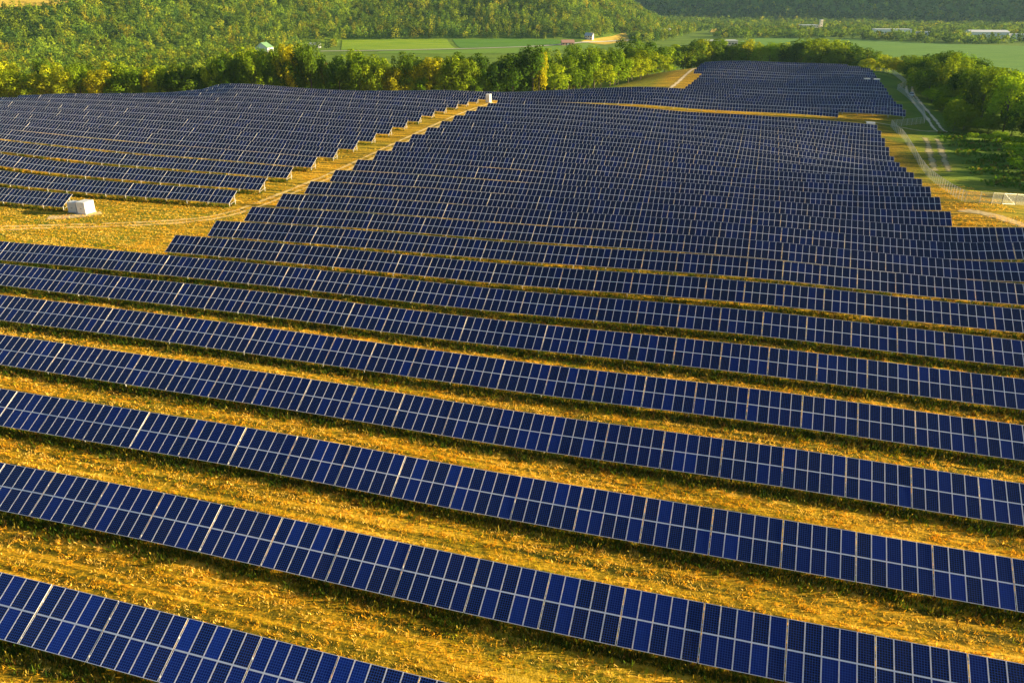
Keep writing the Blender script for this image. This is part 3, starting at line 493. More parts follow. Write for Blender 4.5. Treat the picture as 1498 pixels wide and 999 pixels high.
TREES=[(-228.7,385.7,15.4,14.3,'Y','A'),(-222,385.8,13.6,15,'Y','A'),(-214.7,386,12,12.4,'Y','A'),(-205,386.1,17.2,13.1,'Y','A'),(-196.1,386.3,17,10.5,'G','A'),(-186.7,386.4,17.7,12.1,'O','A'),(-180.3,386.6,14.5,10.4,'G','A'),(-173.9,386.7,18.6,13.5,'G','A'),(-165.5,387.2,18.1,9.5,'O','A'),(-161,387.5,18,9.4,'Y','A'),(-154.7,387.9,18.8,13.3,'D','A'),(-148.1,388.4,18.1,13.2,'D','A'),(-141.7,388.9,19.3,10.8,'D','A'),(-136.6,389.2,21.5,9.3,'Y','A'),(-131.2,389.6,20.4,13.1,'D','A'),(-125.1,390,23.8,13,'D','A'),(-117.2,390.6,23.7,14.5,'G','A'),(-109.3,391.1,20.2,11.4,'D','A'),(-103.8,391.5,25.6,11.4,'O','A'),(-99.2,391.9,21.7,12.9,'D','A'),(-92.4,392.3,23.5,12.8,'D','A'),(-84.6,392.4,18.9,8.3,'R','A'),(-79.4,392.5,23,12.7,'D','A'),(-70,392.7,24.2,14.9,'G','A'),(-63.2,392.8,23.4,12.7,'Y','A'),(-53.8,393,17.3,14.1,'O','A'),(-47.9,393.1,14.8,11.1,'O','A'),(-49.7,393.1,21.3,11.1,'D','A'),(-43.2,393.2,10.5,12.6,'B','A'),(-37.9,393.3,18.2,12.6,'O','A'),(-31.3,393.4,15.2,11.1,'Y','A'),(-27.9,393.4,20.5,12.6,'G','A'),(-21.6,393.5,19.2,12.5,'G','A'),(-17.3,394.2,13.2,9.6,'B','A'),(-12.9,395.6,13.1,9.6,'G','A'),(-6.6,397.5,18.9,13.4,'D','A'),(0.3,399.7,18.6,15,'D','A'),(9.9,402.7,23.4,16.6,'D','A'),(12.8,403.6,19,8.3,'O','A'),(20.5,409.2,14.8,13,'Y','A'),(27.4,415.5,19.2,13.3,'G','A'),(33.9,421.4,12.2,11.9,'G','A'),(38.3,425.4,19.3,13.6,'G','A'),(45,431.8,11.4,13.8,'Y','A'),(50.2,437.7,17.5,14,'G','A'),(55,443.2,11.7,14.2,'B','A'),(61.3,450.2,13,15.3,'Y','A'),(70.2,467,13.7,17.7,'Y','A'),(77.7,486,4.2,13.8,'G','A'),(86.5,510.3,11.4,19.4,'Y','A'),(98,545,5.2,13.5,'B','A'),(67,478.4,20,20.4,'D','A2'),(56.1,466.7,21.7,17.3,'G','A2'),(80.5,508.4,20.2,20.8,'D','A2'),(99.8,562.2,20.4,21,'G','A2'),(109.2,581.6,19.6,19.6,'Y','A2'),(43.7,454,22.1,16.8,'G','A2'),(32.2,444,21,14.7,'D','A2'),(17.5,431.5,20.7,14.3,'G','A2'),(5.4,427.2,21.1,15.7,'D','A2'),(-4.7,424.2,21.1,14,'G','A2'),(-16.4,420.8,19.6,15.5,'D','A2'),(-26.4,419.4,20.5,13.1,'D','A2'),(-36.4,419.2,21.2,13.2,'G','A2'),(-46.4,419,20.7,13.2,'D','A2'),(-63,418.6,22.9,13.2,'G','A2'),(-77.9,418.2,26.4,13.3,'G','A2'),(-92.8,417.8,25.7,13.4,'D','A2'),(-102.6,417.3,26.2,13.4,'G','A2'),(-114,416.4,26.7,13.5,'G','A2'),(-120.5,415.8,27,11.9,'D','A2'),(-130.1,415,27,13.6,'G','A2'),(-138.2,414.4,24.2,12,'G','A2'),(-247.3,411.5,19.9,15.2,'Y','A2'),(-245.8,411.5,18,11,'Y','A2'),(-243.3,411.7,18.6,12.1,'Y','A2'),(-231.7,412,17.3,11.7,'O','A2'),(-223.7,412.3,18.6,11,'D','A2'),(-221.6,412.6,17.8,13.4,'Y','A2'),(-210,412.9,19.2,14.5,'O','A2'),(-208.8,413.2,17.3,13,'G','A2'),(-195.7,413.5,18.8,13.6,'O','A2'),(-195.3,413.8,20.3,13,'G','A2'),(-188.2,414.1,18.7,14.6,'G','A2'),(-173.9,414.8,19.1,14.3,'D','A2'),(-172.9,415.4,20,10.2,'D','A2'),(-163.4,416,20.3,13.7,'Y','A2'),(-156.4,416.7,19.5,11.3,'D','A2'),(-148.6,417.3,20.3,13.8,'Y','A2'),(-144.5,417.9,20.9,11.2,'G','A2'),(113.6,568.6,16.9,16,'G','C'),(122.2,590.6,18.3,16,'G','C2'),(118.9,568.2,20.2,17.1,'D','C'),(128.6,594.1,23,17.1,'D','C2'),(126,575.5,18.6,15.2,'Y','C'),(135.1,597.7,21.6,15.2,'G','C2'),(137.2,582.4,21.4,18.7,'D','C'),(146.4,603.2,25.2,18.7,'Y','C2'),(144.3,582.9,17.3,14.4,'G','C'),(153.1,601.2,20.7,14.4,'D','C2'),(152,582.3,20.1,16.6,'G','C'),(160.7,599,23.5,16.6,'G','C2'),(159.3,580,21.7,15.5,'Y','C'),(163,570.3,18.9,13.1,'Y','C'),(170.3,570.6,17.8,13.1,'B','C'),(181.2,593,23.3,13.1,'G','C2'),(177.3,572.7,19.9,13.2,'B','C'),(187.3,591.2,24.5,13.2,'Y','C2'),(184.1,566.8,20,18.6,'D','C'),(195.4,588.8,25.8,18.6,'Y','C2'),(190.7,561.2,20.4,16.3,'G','C'),(202.9,584.6,26.7,16.3,'G','C2'),(199.1,564.7,23.6,19.8,'G','C'),(209.1,581.1,27,19.8,'Y','C2'),(206.2,562,22.9,16.5,'D','C'),(215.9,577.2,26.9,16.5,'Y','C2'),(211.4,554.5,20.4,16.4,'G','C'),(222.7,573.4,25.5,16.4,'D','C2'),(218.2,552.7,17.9,15.3,'D','C'),(229,569.8,22.4,15.3,'Y','C2'),(223.5,543.2,17.9,18.4,'D','C'),(236.7,565.4,23.8,18.4,'D','C2'),(231,542.5,14.5,14.1,'Y','C'),(243.1,561.4,19.3,14.1,'G','C2'),(217,555.2,14.1,13.2,'Y','C'),(193.2,563.1,16.1,13.1,'O','C'),(156,574.7,15.2,13.1,'G','C'),(166.4,597.3,20.1,13.1,'G','C2'),(182.9,573,15.5,13.3,'G','C'),(205.1,553,13.2,14.1,'G','C'),(217.8,576.1,19.3,14.1,'Y','C2'),(169.6,287.9,20,13.6,'B','R'),(179.9,285.5,19.5,12.8,'D','R'),(171.8,298.9,20,13.2,'G','R'),(184.1,298.7,18,13.9,'D','R'),(194.6,291.2,18.5,13.1,'G','R'),(175.6,315,17.4,13.4,'D','R'),(188.5,307,17.1,13.3,'G','R'),(201.3,304.2,18.3,11.2,'G','R'),(182.6,326.1,19.1,13.6,'D','R'),(188.6,318.3,17.1,11.6,'G','R'),(206.8,317.6,17.1,13,'G','R'),(186,341.3,17.5,13.8,'G','R'),(197.3,331.2,15.2,14.6,'G','R'),(210.1,327.8,16,14.6,'G','R'),(183.9,348.3,17.3,12.8,'D','R'),(195.7,347.4,17.2,13.8,'G','R'),(208.6,342.6,16,13.3,'B','R'),(223.9,339,17.3,13.9,'B','R'),(188.5,367.8,19.6,13.9,'G','R'),(205.1,361.9,16.5,14.8,'G','R'),(217.2,359.5,14.3,14.2,'B','R'),(227.5,355.2,15.3,12.4,'D','R'),(197.5,375.4,18,12.2,'G','R'),(204.3,372.6,17.3,14.6,'D','R'),(223.1,367.8,14.6,13.1,'G','R'),(228.8,365,16,14.3,'G','R'),(198.4,391.2,19.1,11.7,'D','R'),(207.1,385.9,17.9,14.8,'D','R'),(223.8,382,14.1,12,'G','R'),(236.8,381.7,15.3,12.8,'G','R'),(252.2,372.2,18,12.9,'G','R'),(199.6,400.4,17.2,13.9,'G','R'),(213,399.6,17,11.4,'G','R'),(228.8,391.1,15.4,14.9,'D','R'),(237.3,388.5,14.8,13,'G','R'),(250.2,387.4,16.7,12,'D','R'),(204.5,415.5,16.2,14.8,'D','R'),(217.6,415.6,18.5,13.1,'B','R'),(234,408.9,15.8,13.1,'G','R'),(241.2,404.7,13.3,14.8,'G','R'),(253.3,400.3,15.6,11.6,'G','R'),(210.9,427.4,15.5,14.1,'G','R'),(219.9,426,17.5,13.5,'G','R'),(238.2,424.3,14.1,14,'G','R'),(252.7,419.3,12.6,12.8,'D','R'),(257.3,411.2,13.9,11.5,'B','R'),(272.2,407.6,17.2,12.3,'B','R'),(210.3,444.7,11,14.6,'D','R'),(229.2,439,17.8,12.4,'B','R'),(240.6,433.3,14,11.7,'D','R'),(250.5,426.7,13.5,11.2,'B','R'),(265.5,424.1,14.4,12.2,'D','R'),(277.9,420.8,16.2,14.6,'G','R'),(214.4,459,11,12.3,'G','R'),(229.8,448.3,16.6,13.7,'G','R'),(241.7,447.4,15.4,11.8,'G','R'),(257.2,442.2,13.8,13.1,'D','R'),(264.4,436.5,11.9,13.6,'G','R'),(284.3,434.6,15.6,12.6,'B','R'),(222.7,463.3,12.2,11.7,'G','R'),(230.7,462.7,14.1,11.8,'G','R'),(249.4,461.2,14.8,13.6,'D','R'),(259.6,452.6,12.7,11.3,'D','R'),(272.1,453.2,12,14,'G','R'),(285.6,447.6,14.2,11.1,'G','R'),(302.6,445.7,15.5,14.1,'G','R'),(222.7,481,11,12.9,'G','R'),(240.7,474.6,15.8,14.7,'G','R'),(252.6,468.9,13.5,11.7,'G','R'),(260.4,467.6,13.1,12.2,'G','R'),(276.9,461.9,11.5,14.1,'G','R'),(288.5,465.1,13.7,11.1,'D','R'),(300.3,461.2,15.6,14,'D','R'),(230.3,491.2,11,13.1,'G','R'),(239.7,491.1,12.8,14.6,'D','R'),(256.9,488.8,15.9,14.4,'B','R'),(265.9,481.4,12.5,13.3,'G','R'),(280.6,475.2,12.1,13.5,'G','R'),(293.4,477.3,14.2,11.9,'B','R'),(303.4,470.9,14.9,13.6,'D','R'),(242.3,503.5,11,14.9,'D','R'),(256.7,500.6,17.2,12.6,'G','R'),(272.2,497.2,15.1,14.8,'G','R'),(283.7,488.9,14.2,13.1,'B','R'),(297.6,490.9,14.3,11.3,'G','R'),(308.3,485.5,16.2,14.5,'B','R'),(322.8,476.8,18.9,14.8,'G','R'),(217.6,498.8,8.3,13,'Y','R'),(215.6,478.5,7.4,13.5,'O','R'),(212.1,458.7,8.3,12.1,'Y','R'),(206.7,439.5,8.1,10.7,'G','R'),(217.6,524.9,8.1,12.5,'Y','R'),(192.3,402,10.2,12.3,'G','R'),(180.9,368.9,11.8,12.8,'D','R'),(150.3,249.4,3.5,5.95,'B','S'),(159.1,260.3,4,6.8,'B','S'),(148.8,239.4,4.5,7.65,'B','S'),(141.6,230.9,3,5.1,'B','S'),(159,267.2,3,5.1,'B','S'),(139,222,4,6.8,'B','S'),(152.7,248,4,6.8,'B','S'),(154.2,270.7,3,5.1,'B','S'),(152,275.1,2.5,4.25,'B','S'),(159.8,273.5,3.5,5.95,'B','S'),(153.8,290.7,8.4,8.2,'G','R'),(159,293.8,8.1,8.2,'G','R'),(162.8,300.4,7.4,8.1,'G','R'),(162.3,309.3,7.6,6.5,'G','R'),(168.7,313.7,5.1,8,'G','R'),(169.2,319.6,8.8,7.3,'B','R'),(171.4,326,5.3,7.3,'D','R'),(170.8,333.3,5.1,8.2,'G','R'),(173.5,338.3,5.5,8.8,'D','R'),(176.8,344.8,8.7,8.1,'G','R'),(178.9,348.8,7.9,8,'B','R'),(178.2,359.1,5.4,7.8,'B','R'),(182.7,362.7,8.1,8.6,'G','R'),(181.9,370.2,5.3,7.3,'G','R'),(184.8,376.1,7.4,7,'G','R'),(186.8,382.1,7.9,7.9,'D','R'),(189,388.7,6.4,7.8,'G','R'),(190.5,395,9,7.1,'B','R'),(193.8,400.3,7.2,6.9,'G','R'),(195.5,408.2,5.3,7.9,'D','R'),(196.5,412.8,8.2,7.2,'B','R'),(197.6,418.1,7.8,8,'B','R'),(203.2,425.2,9,8.5,'G','R'),(160,286.9,5.9,7.8,'G','R'),(165.1,289.1,6.9,6.2,'G','R'),(170.7,284.6,8.7,8.3,'D','R'),(176,282.4,7.4,7.9,'G','R'),(185.2,283.2,7.9,7.8,'G','R'),(189.7,281.4,7.2,6.1,'G','R'),(196.1,277.4,9,8.1,'G','R'),(166.2,184.4,16.1,12.4,'G','R'),(170.1,198.7,16.4,14,'Y','R'),(179.8,207.6,16.5,14.7,'G','R'),(181.6,219.8,18.2,12.5,'Y','R'),(183.2,234.7,16.2,12.4,'D','R'),(188.3,243.4,18.8,13.5,'G','R'),(192.4,259.4,19.1,12.3,'G','R'),(183.8,178.3,16.6,12.6,'Y','R'),(187.6,188,16.5,12.4,'D','R'),(185.2,205,18.6,13.1,'D','R'),(194.2,217.2,16.5,12.2,'G','R'),(200.4,230.5,20.4,13,'Y','R'),(196.2,240.1,20.5,13.3,'Y','R'),(206.2,254.4,16.7,11.2,'Y','R'),(205.3,266.3,20,14.3,'Y','R'),(189.9,174.9,20.1,14.3,'Y','R'),(194.9,189.5,18.4,11.8,'G','R'),(197.5,202.5,19.5,13,'G','R'),(201.2,214.5,15.4,12.9,'G','R'),(209.4,224.1,17.5,13.8,'G','R'),(215,238,19.6,14.4,'G','R'),(217.1,250.5,17.4,13.8,'Y','R'),(222.6,264,20.9,12,'D','R'),(203.9,172.4,20.1,12.5,'G','R'),(210.8,185.5,20,11.8,'G','R'),(217.3,197.3,15.7,14.1,'Y','R'),(214.2,209.4,20.6,12.9,'Y','R'),(218.2,217.6,17.4,13,'G','R'),(223.9,234.5,16.4,14.9,'G','R'),(231.3,245,20.1,14.9,'Y','R'),(233.6,258,15.9,11.2,'G','R'),(217.6,165.5,20.2,14.8,'Y','R'),(221.2,175.6,15.5,11.2,'Y','R'),(223.4,189.4,17.5,11.2,'G','R'),(230.1,208,18,13.7,'G','R'),(235.5,216.5,16.1,13.6,'G','R'),(234.5,232.7,17.6,11.4,'Y','R'),(241.7,244.3,16.6,14.1,'Y','R'),(244.3,253.3,19.7,14.6,'D','R'),(231.8,164,20.6,11.9,'G','R'),(236,171.7,20.8,11.7,'Y','R'),(240.5,185.1,17.4,14.9,'G','R'),(237.7,200.3,16.3,12.9,'G','R'),(243.6,213.8,18.1,14.9,'G','R'),(248.1,223.2,15.5,11.5,'Y','R'),(254.1,240.3,18.5,14.3,'D','R'),(257,254.5,16.3,11.2,'D','R'),(245.3,158.7,16.2,13.7,'Y','R'),(247.3,170.9,19.6,11.5,'G','R'),(253.1,186,17.8,14.7,'Y','R'),(257.3,194.6,20.5,14.6,'G','R'),(260.6,208.6,20.6,14.2,'Y','R'),(263.5,221.7,15.9,14.6,'Y','R'),(268.5,236.3,17.2,13.2,'G','R'),(266.4,251.5,17.7,12.7,'D','R')]
HUE={'Y':[(.32,.40,.012),(.38,.42,.014),(.28,.38,.014)],'G':[(.19,.29,.012),(.23,.32,.014),(.15,.25,.012)],'D':[(.085,.165,.012),(.07,.14,.012),(.11,.19,.014)],'O':[(.46,.44,.012),(.42,.42,.012)],'B':[(.22,.37,.012),(.25,.39,.014)],'R':[(.30,.26,.05)]}
WORD={'Y':'yellow-green','G':'mid green','D':'dark green','O':'golden yellow','B':'bright green','R':'reddish half-bare'}
BELT={'A':('tree','in front line of the belt behind the panels','trees of the belt behind the panels'),
'A2':('tree','in rear line of the belt behind the panels','trees of the belt behind the panels'),
'C':('tree','in front of grove beyond the far block','trees of the grove beyond the far block'),
'C2':('tree','in rear of grove beyond the far block','trees of the grove beyond the far block'),
'R':('tree','in the shaded wood right of access road','trees of the wood on the right'),
'S':('shrub','on the green bank below the right wood','shrubs on the green bank')}
def ordn(k): return f"{k}{'th' if 10<=k%100<=20 else {1:'st',2:'nd',3:'rd'}.get(k%10,'th')}"
byb={}
for t in TREES: byb.setdefault(t[5],[]).append(t)
rt=random.Random(8)
for b_,lst in byb.items():
    lst.sort(key=lambda t:t[0]/t[1])
    for k,(x,y,h,wd,c,_) in enumerate(lst):
        kindw,wher,grp=BELT[b_]
        if b_=='S': pi=9
        elif c=='R': pi=8
        elif h>wd*1.75: pi=rt.choice([5,6,0,1,2,7])
        else: pi=rt.choice([0,1,2,3,4,7])
        hz=('tall ' if h>20 else ('low ' if h<13 else ''))
        z=dz(x,y); root=empty('shrub' if b_=='S' else 'broadleaf_tree',(x,y,z),rt.uniform(0,6.28))
        root['label']=f"{hz}{WORD[c]} {kindw}, {ordn(k+1)} from left {wher}"; root['category']='shrub' if b_=='S' else 'tree'; root['group']=grp
        me,sc=CR[pi]; o=bpy.data.objects.new('crown',me); link(o,root)
        h*=rt.uniform(.84,1.08) if b_ in('A','A2','C') else 1
        cz=h*(.10 if b_ in('A','C','S') else .06); H=h-cz; kx=wd/2/sc[0]*1.22
        o.scale=(kx*rt.uniform(.92,1.08),kx,H/sc[2]/1.0); o.location=(0,0,cz)
        col=rt.choice(HUE[c]); v=rt.uniform(.85,1.15); o.color=(col[0]*v,col[1]*v,col[2]*v,1)
        tr=bpy.data.objects.new('trunk',TRK[pi]); link(tr,root); th_=17.0 if b_!='S' else 2.0; tr.scale=(h/th_*.8,h/th_*.8,h/th_)
# ------------------------------------------------------------------ woods too many to count: one object each
def wood(name,X,Y,hgt,rad,nq,qs,label,seed,hue='mix',dark=1.0,kinds_=('round','spread','tall')):
    rng=np.random.RandomState(seed); n=len(X); base=drape(X,Y)
    protos=[]
    for i in range(6):
        C,a,b,s,tint=crown_quads(np.random.RandomState(seed+i),nq,kinds_[i%len(kinds_)],1.0); protos.append((C,a,b,s,tint))
    allP=np.empty((n*nq,4,3),np.float32); allC=np.empty((n*nq,3),np.float32)
    pal=1.75*np.array([(.10,.15,.010),(.14,.18,.010),(.06,.105,.012),(.04,.08,.014),(.20,.20,.010),(.24,.21,.010),(.17,.18,.012),(.09,.14,.014)])
    pw=np.array([.28,.06,.3,.14,.01,.0,.05,.16]) if hue=='valley' else np.array([.24,.18,.22,.14,.05,.012,.1,.06]) if hue=='mix' else np.array([.2,.05,.3,.3,.02,.0,.08,.05]); pw/=pw.sum()
    patchy=wav(X,Y,90,seed)
    for i in range(n):
        C,a,b,s,tint=protos[rng.randint(6)]; an=rng.uniform(0,6.28); ca,sa=math.cos(an),math.sin(an); Rm=np.array([[ca,-sa,0],[sa,ca,0],[0,0,1]])
        P=quads_from(C@Rm.T,a@Rm.T,b@Rm.T,s*qs,rng,(rad[i],rad[i],hgt[i])); P+=np.array([X[i],Y[i],base[i]-.5])
        c=pal[rng.choice(8,p=pw)]*(1+.45*patchy[i])*rng.uniform(.6,1.25)*dark
        allP[i*nq:(i+1)*nq]=P; allC[i*nq:(i+1)*nq]=c[None]*(.8+.4*tint[:,None])
    o=link(bpy.data.objects.new(name,quads_mesh(name,allP,LEAF2,None,allC))); tag(o,label,'woodland',kind='stuff'); return o
def inpoly(X,Y,P):
    c=np.zeros(X.shape,bool); n=len(P)
    for i in range(n):
        x1,y1=P[i];x2,y2=P[(i+1)%n]
        m=((y1>Y)!=(y2>Y))&(X<(x2-x1)*(Y-y1)/((y2-y1) or 1e-9)+x1); c^=m
    return c
CLEAR=[[(-515,975),(-440,990),(-372,1020),(-385,1068),(-455,1038),(-522,1008)],
 [(-330,1035),(-106.9,1030),(9.2,1040),(128,1140),(170,1190),(190,1297),(179.6,1388),(151.1,1325),(110,1262),(55.1,1258),(-8.8,1256),(-100,1245),(-245,1232),(-232,1117)],
 [(290,1190),(375,970),(360,660),(460,560),(800,1120),(770,1190),(600,1250),(530.7,1380),(410,1436)],
 [(370,1665),(394.3,1612),(434.3,1645),(496.0,1895),(433.6,1900)],[(-658,1118),(-618,1138),(-580,1160),(-600,1214),(-641,1206),(-684,1190)],
 [(-325,1035),(-285,1030),(-285,1082),(-325,1082)],[(-300,1140),(-255,1130),(-245,1195),(-290,1195)],[(232,1440),(290,1440),(285,1530),(235,1530)],[(240,1130),(330,1130),(320,1225),(240,1225)],[(560,1620),(640,1620),(650,1785),(575,1785)],[(590,1440),(740,1400),(740,1570),(640,1570)],[(690,1300),(800,1290),(820,1440),(710,1440)]]
rng=np.random.RandomState(77)
def scatter(x0,x1,y0,y1,sp,cond):
    X,Y=np.meshgrid(np.arange(x0,x1,sp),np.arange(y0,y1,sp)); X=X.ravel()+rng.uniform(-.45,.45,X.size)*sp; Y=Y.ravel()+rng.uniform(-.45,.45,Y.size)*sp
    k=cond(X,Y)
    for p in CLEAR: k&=~inpoly(X,Y,p)
    px_=749+1196.3*X/(Y*math.cos(.41)); k&=(px_>-90)&(px_<1590)
    return X[k],Y[k]
foot=lambda X: np.interp(X,FOOTX,FOOTY)
X,Y=scatter(-1250,470,640,1800,10.4,lambda X,Y:(Y>foot(X)-25)&(Y<foot(X)+np.where(X<-300,520,430))&(X<60+(430-60)*.85)&(wav(X,Y,60,31)>-.72))
n=len(X); print('hill trees',n)
wood('hillside_wood',X,Y,rng.uniform(9,19,n),rng.uniform(4.6,8.2,n),110,1.0,'mixed green and yellow wood covering the long hillside at the upper left',100)
# lowland wood between the front belt and the hill
FL=[xy(*p) for p in [(-345,300),(-275,322),(-200,350),(-130,372),(-100,392),(-80,425),(-66,455),(-62,500),(-60,560),(-30,592),(20,592),(70,580),(100,560)]]
fx=[p[0] for p in FL]; fy=[p[1] for p in FL]
def lowc(X,Y):
    ang=X/Y; fa=np.array([p[0]/p[1] for p in FL]); o=np.argsort(fa); fd=np.interp(ang,fa[o],np.array([p[1] for p in FL])[o])
    lim=np.interp(ang,[-.8,-.45,-.33,-.2,.05,.1,.3],[1100,960,1000,760,700,560,560])
    return (Y>fd+36)&(Y<lim)&(Y<foot(X)-15)&(wav(X,Y,70,33)>-.75)
X,Y=scatter(-850,150,380,1100,9.2,lowc); n=len(X); print('lowland',n)
wood('lowland_wood',X,Y,rng.uniform(10,18,n),rng.uniform(5,8,n),150,.85,'leafy wood filling the low ground between the panels and the hill',200)
def valc(X,Y):
    bf=np.interp(X,BFX,BFY); d=wav(X,Y,160,41)+.35*wav(X,Y,60,42)
    band=((X>330)&(X<640)&(Y>1400)&(Y<1640)&(np.abs(Y-(1440+.25*(X-400)))<38))|((X>560)&(X<760)&(np.abs(Y-(1215+.32*(X-540)))<28))
    east=(X>430)&(Y<1150)&(X>.62*Y+40)
    return (((Y>foot(X))|(X>370))&(X>150)&(Y>1290)&(Y<bf+60)&(d>np.where(Y>1700,-.75,-.35)))|band
X,Y=scatter(100,2300,1180,2750,16,valc); n=len(X); print('valley',n)
wood('valley_wood',X,Y,rng.uniform(9,16,n),rng.uniform(6.5,12.5,n),70,1.6,'hazy tree belts and woods spread across the far valley floor',300,'valley')
X,Y=scatter(-300,3000,1400,3700,19,lambda X,Y:(Y>np.interp(X,BFX,BFY)-20)&(Y<np.interp(X,BFX,BFY)+520)); n=len(X); print('bluff',n)
wood('bluff_wood',X,Y,rng.uniform(11,17,n),rng.uniform(9,13,n),20,3.4,'dark hazy wood covering the distant bluffs along the top right',400,'dark')
# ------------------------------------------------------------------ grass tufts and weeds in the foreground
rng=np.random.RandomState(9)
rm=mat('dry_grass_blades',(.5,.3,.05),.8); LG=bpy.data.materials.new('grass_blades'); LG.use_nodes=True; q=NT(LG); q.t.nodes.remove(q.b)
leaf_shader(q,q.n('Attribute',attribute_name='col').outputs['Color'],q.t.nodes['Material Output'])
def tufts(name,label,X,Y,nb,h0,h1,w0,w1,pal,ci,spread,cat='grass',lean=.5):
    ii=np.repeat(np.arange(len(X)),nb); n=len(ii); hh=rng.uniform(h0,h1,n); ww=rng.uniform(w0,w1,n)*(1+np.hypot(X,Y)[ii]/260)
    an=rng.uniform(0,6.28,n); bx=X[ii]+rng.normal(0,spread,n); by=Y[ii]+rng.normal(0,spread,n); bz=drape(bx,by)-.03
    lx=rng.normal(0,lean,n)*hh; ly=rng.normal(0,lean,n)*hh; P=np.empty((n,4,3)); dx=np.cos(an)*ww; dy=np.sin(an)*ww
    P[:,0]=np.c_[bx-dx,by-dy,bz]; P[:,1]=np.c_[bx+dx,by+dy,bz]; P[:,2]=np.c_[bx+lx+dx*.3,by+ly+dy*.3,bz+hh]; P[:,3]=np.c_[bx+lx-dx*.3,by+ly-dy*.3,bz+hh*.9]
    cc=pal[ci][ii]*rng.uniform(.7,1.3,(n,1)); print(name,n)
    tag(link(bpy.data.objects.new(name,quads_mesh(name,P,LG,None,cc))),label,cat,kind='stuff')
N=420000
Yt=28+(rng.rand(N)**.62)*205; Xt=rng.uniform(-1,1,N)*(Yt*.72+12)
S_,N_=sn(Xt,Yt); rowpos=np.mod(N_-N0,PITCH); under=rowpos>PITCH-3.6
wheel=(np.abs(rowpos-2.3)<.24)|(np.abs(rowpos-4.3)<.24)
k=(rng.rand(N)<np.clip(1.35-Yt/170,.12,1)*np.where(wheel,.22,1))&(N_>6)&(N_<222)&(S_>-192)&(S_<52)&(~under|((N_>94)&(S_<-94)&(N_<140)))
Xt,Yt=Xt[k],Yt[k]
Sx,Nx=sn(Xt,Yt); pt=.6*wav(Xt,Yt,9,51)+.35*wav(Xt,Yt,2.0,52)+.9*wav(Sx*.06,Nx,1.5,53)+.5*wav(Sx*.05,Nx,.6,54)
pal=np.array([(.92,.62,.13),(.88,.47,.03),(.70,.36,.02),(.42,.38,.015),(.16,.26,.01)])
ci=np.clip((rng.rand(len(Xt))*2.5+.2+np.clip(pt*2.6-.1,-1.4,2.6)).astype(int),0,4)
tufts('grass_tufts','dry golden mown grass tufts between the foreground rows',Xt,Yt,4,.07,.26,.014,.036,pal,ci,.10,lean=.7)
WX=[];WY=[]
for r in range(1,25):
    s0=SL_.get(r,-94) if r<8 else -94; s1=SR_.get(r,38); nl=N0+PITCH*r-SL*ct
    cnt=int((s1-s0)*(38 if r<8 else (14 if r<14 else 5))); ss=rng.uniform(s0,s1,cnt); nn=nl+np.where(rng.rand(cnt)<.6,rng.normal(-.1,.6,cnt),rng.uniform(-.6,3.4,cnt))
    kk=(nn>nl-.1)|((wav(ss,nn,6,62)+rng.uniform(-.7,.7,cnt))>-.2); x,y=xy(ss[kk],nn[kk]); WX.append(x);WY.append(y)
    if r>=10:
        e=-137.3 if r==10 else -105.1; cnt=int((e+200)*(9 if r<15 else 4)); ss=rng.uniform(-200,e,cnt); nn=nl+np.where(rng.rand(cnt)<.6,rng.normal(-.1,.6,cnt),rng.uniform(-.6,3.4,cnt)); x,y=xy(ss,nn); WX.append(x);WY.append(y)
WX=np.concatenate(WX);WY=np.concatenate(WY)
pal=np.array([(.045,.085,.008),(.08,.12,.01),(.20,.17,.012),(.12,.06,.015),(.45,.33,.05)])
tufts('weeds','tall green and brown weeds growing under the low edges of the panels',WX,WY,6,.15,.6,.022,.06,pal,rng.choice(5,len(WX),p=[.36,.28,.16,.1,.1]),.16,'weeds',.35)
# rough vegetation on the shaded bank at the right
n0=16000; Sb=rng.uniform(46,140,n0); Nb=rng.uniform(225,318,n0); k=(wav(Sb,Nb,9,61)+rng.uniform(-.4,.4,n0)>.05)&(Sb>np.interp(Nb,[225,318],[56,58])); Sb,Nb=Sb[k],Nb[k]; X,Y=xy(Sb,Nb); n=len(X); Z=drape(X,Y)
an=rng.uniform(0,6.28,n); hh=rng.uniform(.2,.9,n); ww=rng.uniform(.15,.5,n); dx=np.cos(an)*ww; dy=np.sin(an)*ww; lx=rng.normal(0,.3,n);ly=rng.normal(0,.3,n)
P=np.empty((n,4,3)); P[:,0]=np.c_[X-dx,Y-dy,Z]; P[:,1]=np.c_[X+dx,Y+dy,Z]; P[:,2]=np.c_[X+lx+dx,Y+ly+dy,Z+hh]; P[:,3]=np.c_[X+lx-dx,Y+ly-dy,Z+hh*.8]
cc=np.array([(.06,.14,.012),(.09,.18,.014),(.13,.16,.02),(.16,.14,.04)])[rng.choice(4,n,p=[.4,.3,.2,.1])]
tag(link(bpy.data.objects.new('rough_grass',quads_mesh('rough_grass',P,LG,None,cc))),'rough green weeds on the shaded bank below the right wood','weeds',kind='stuff')
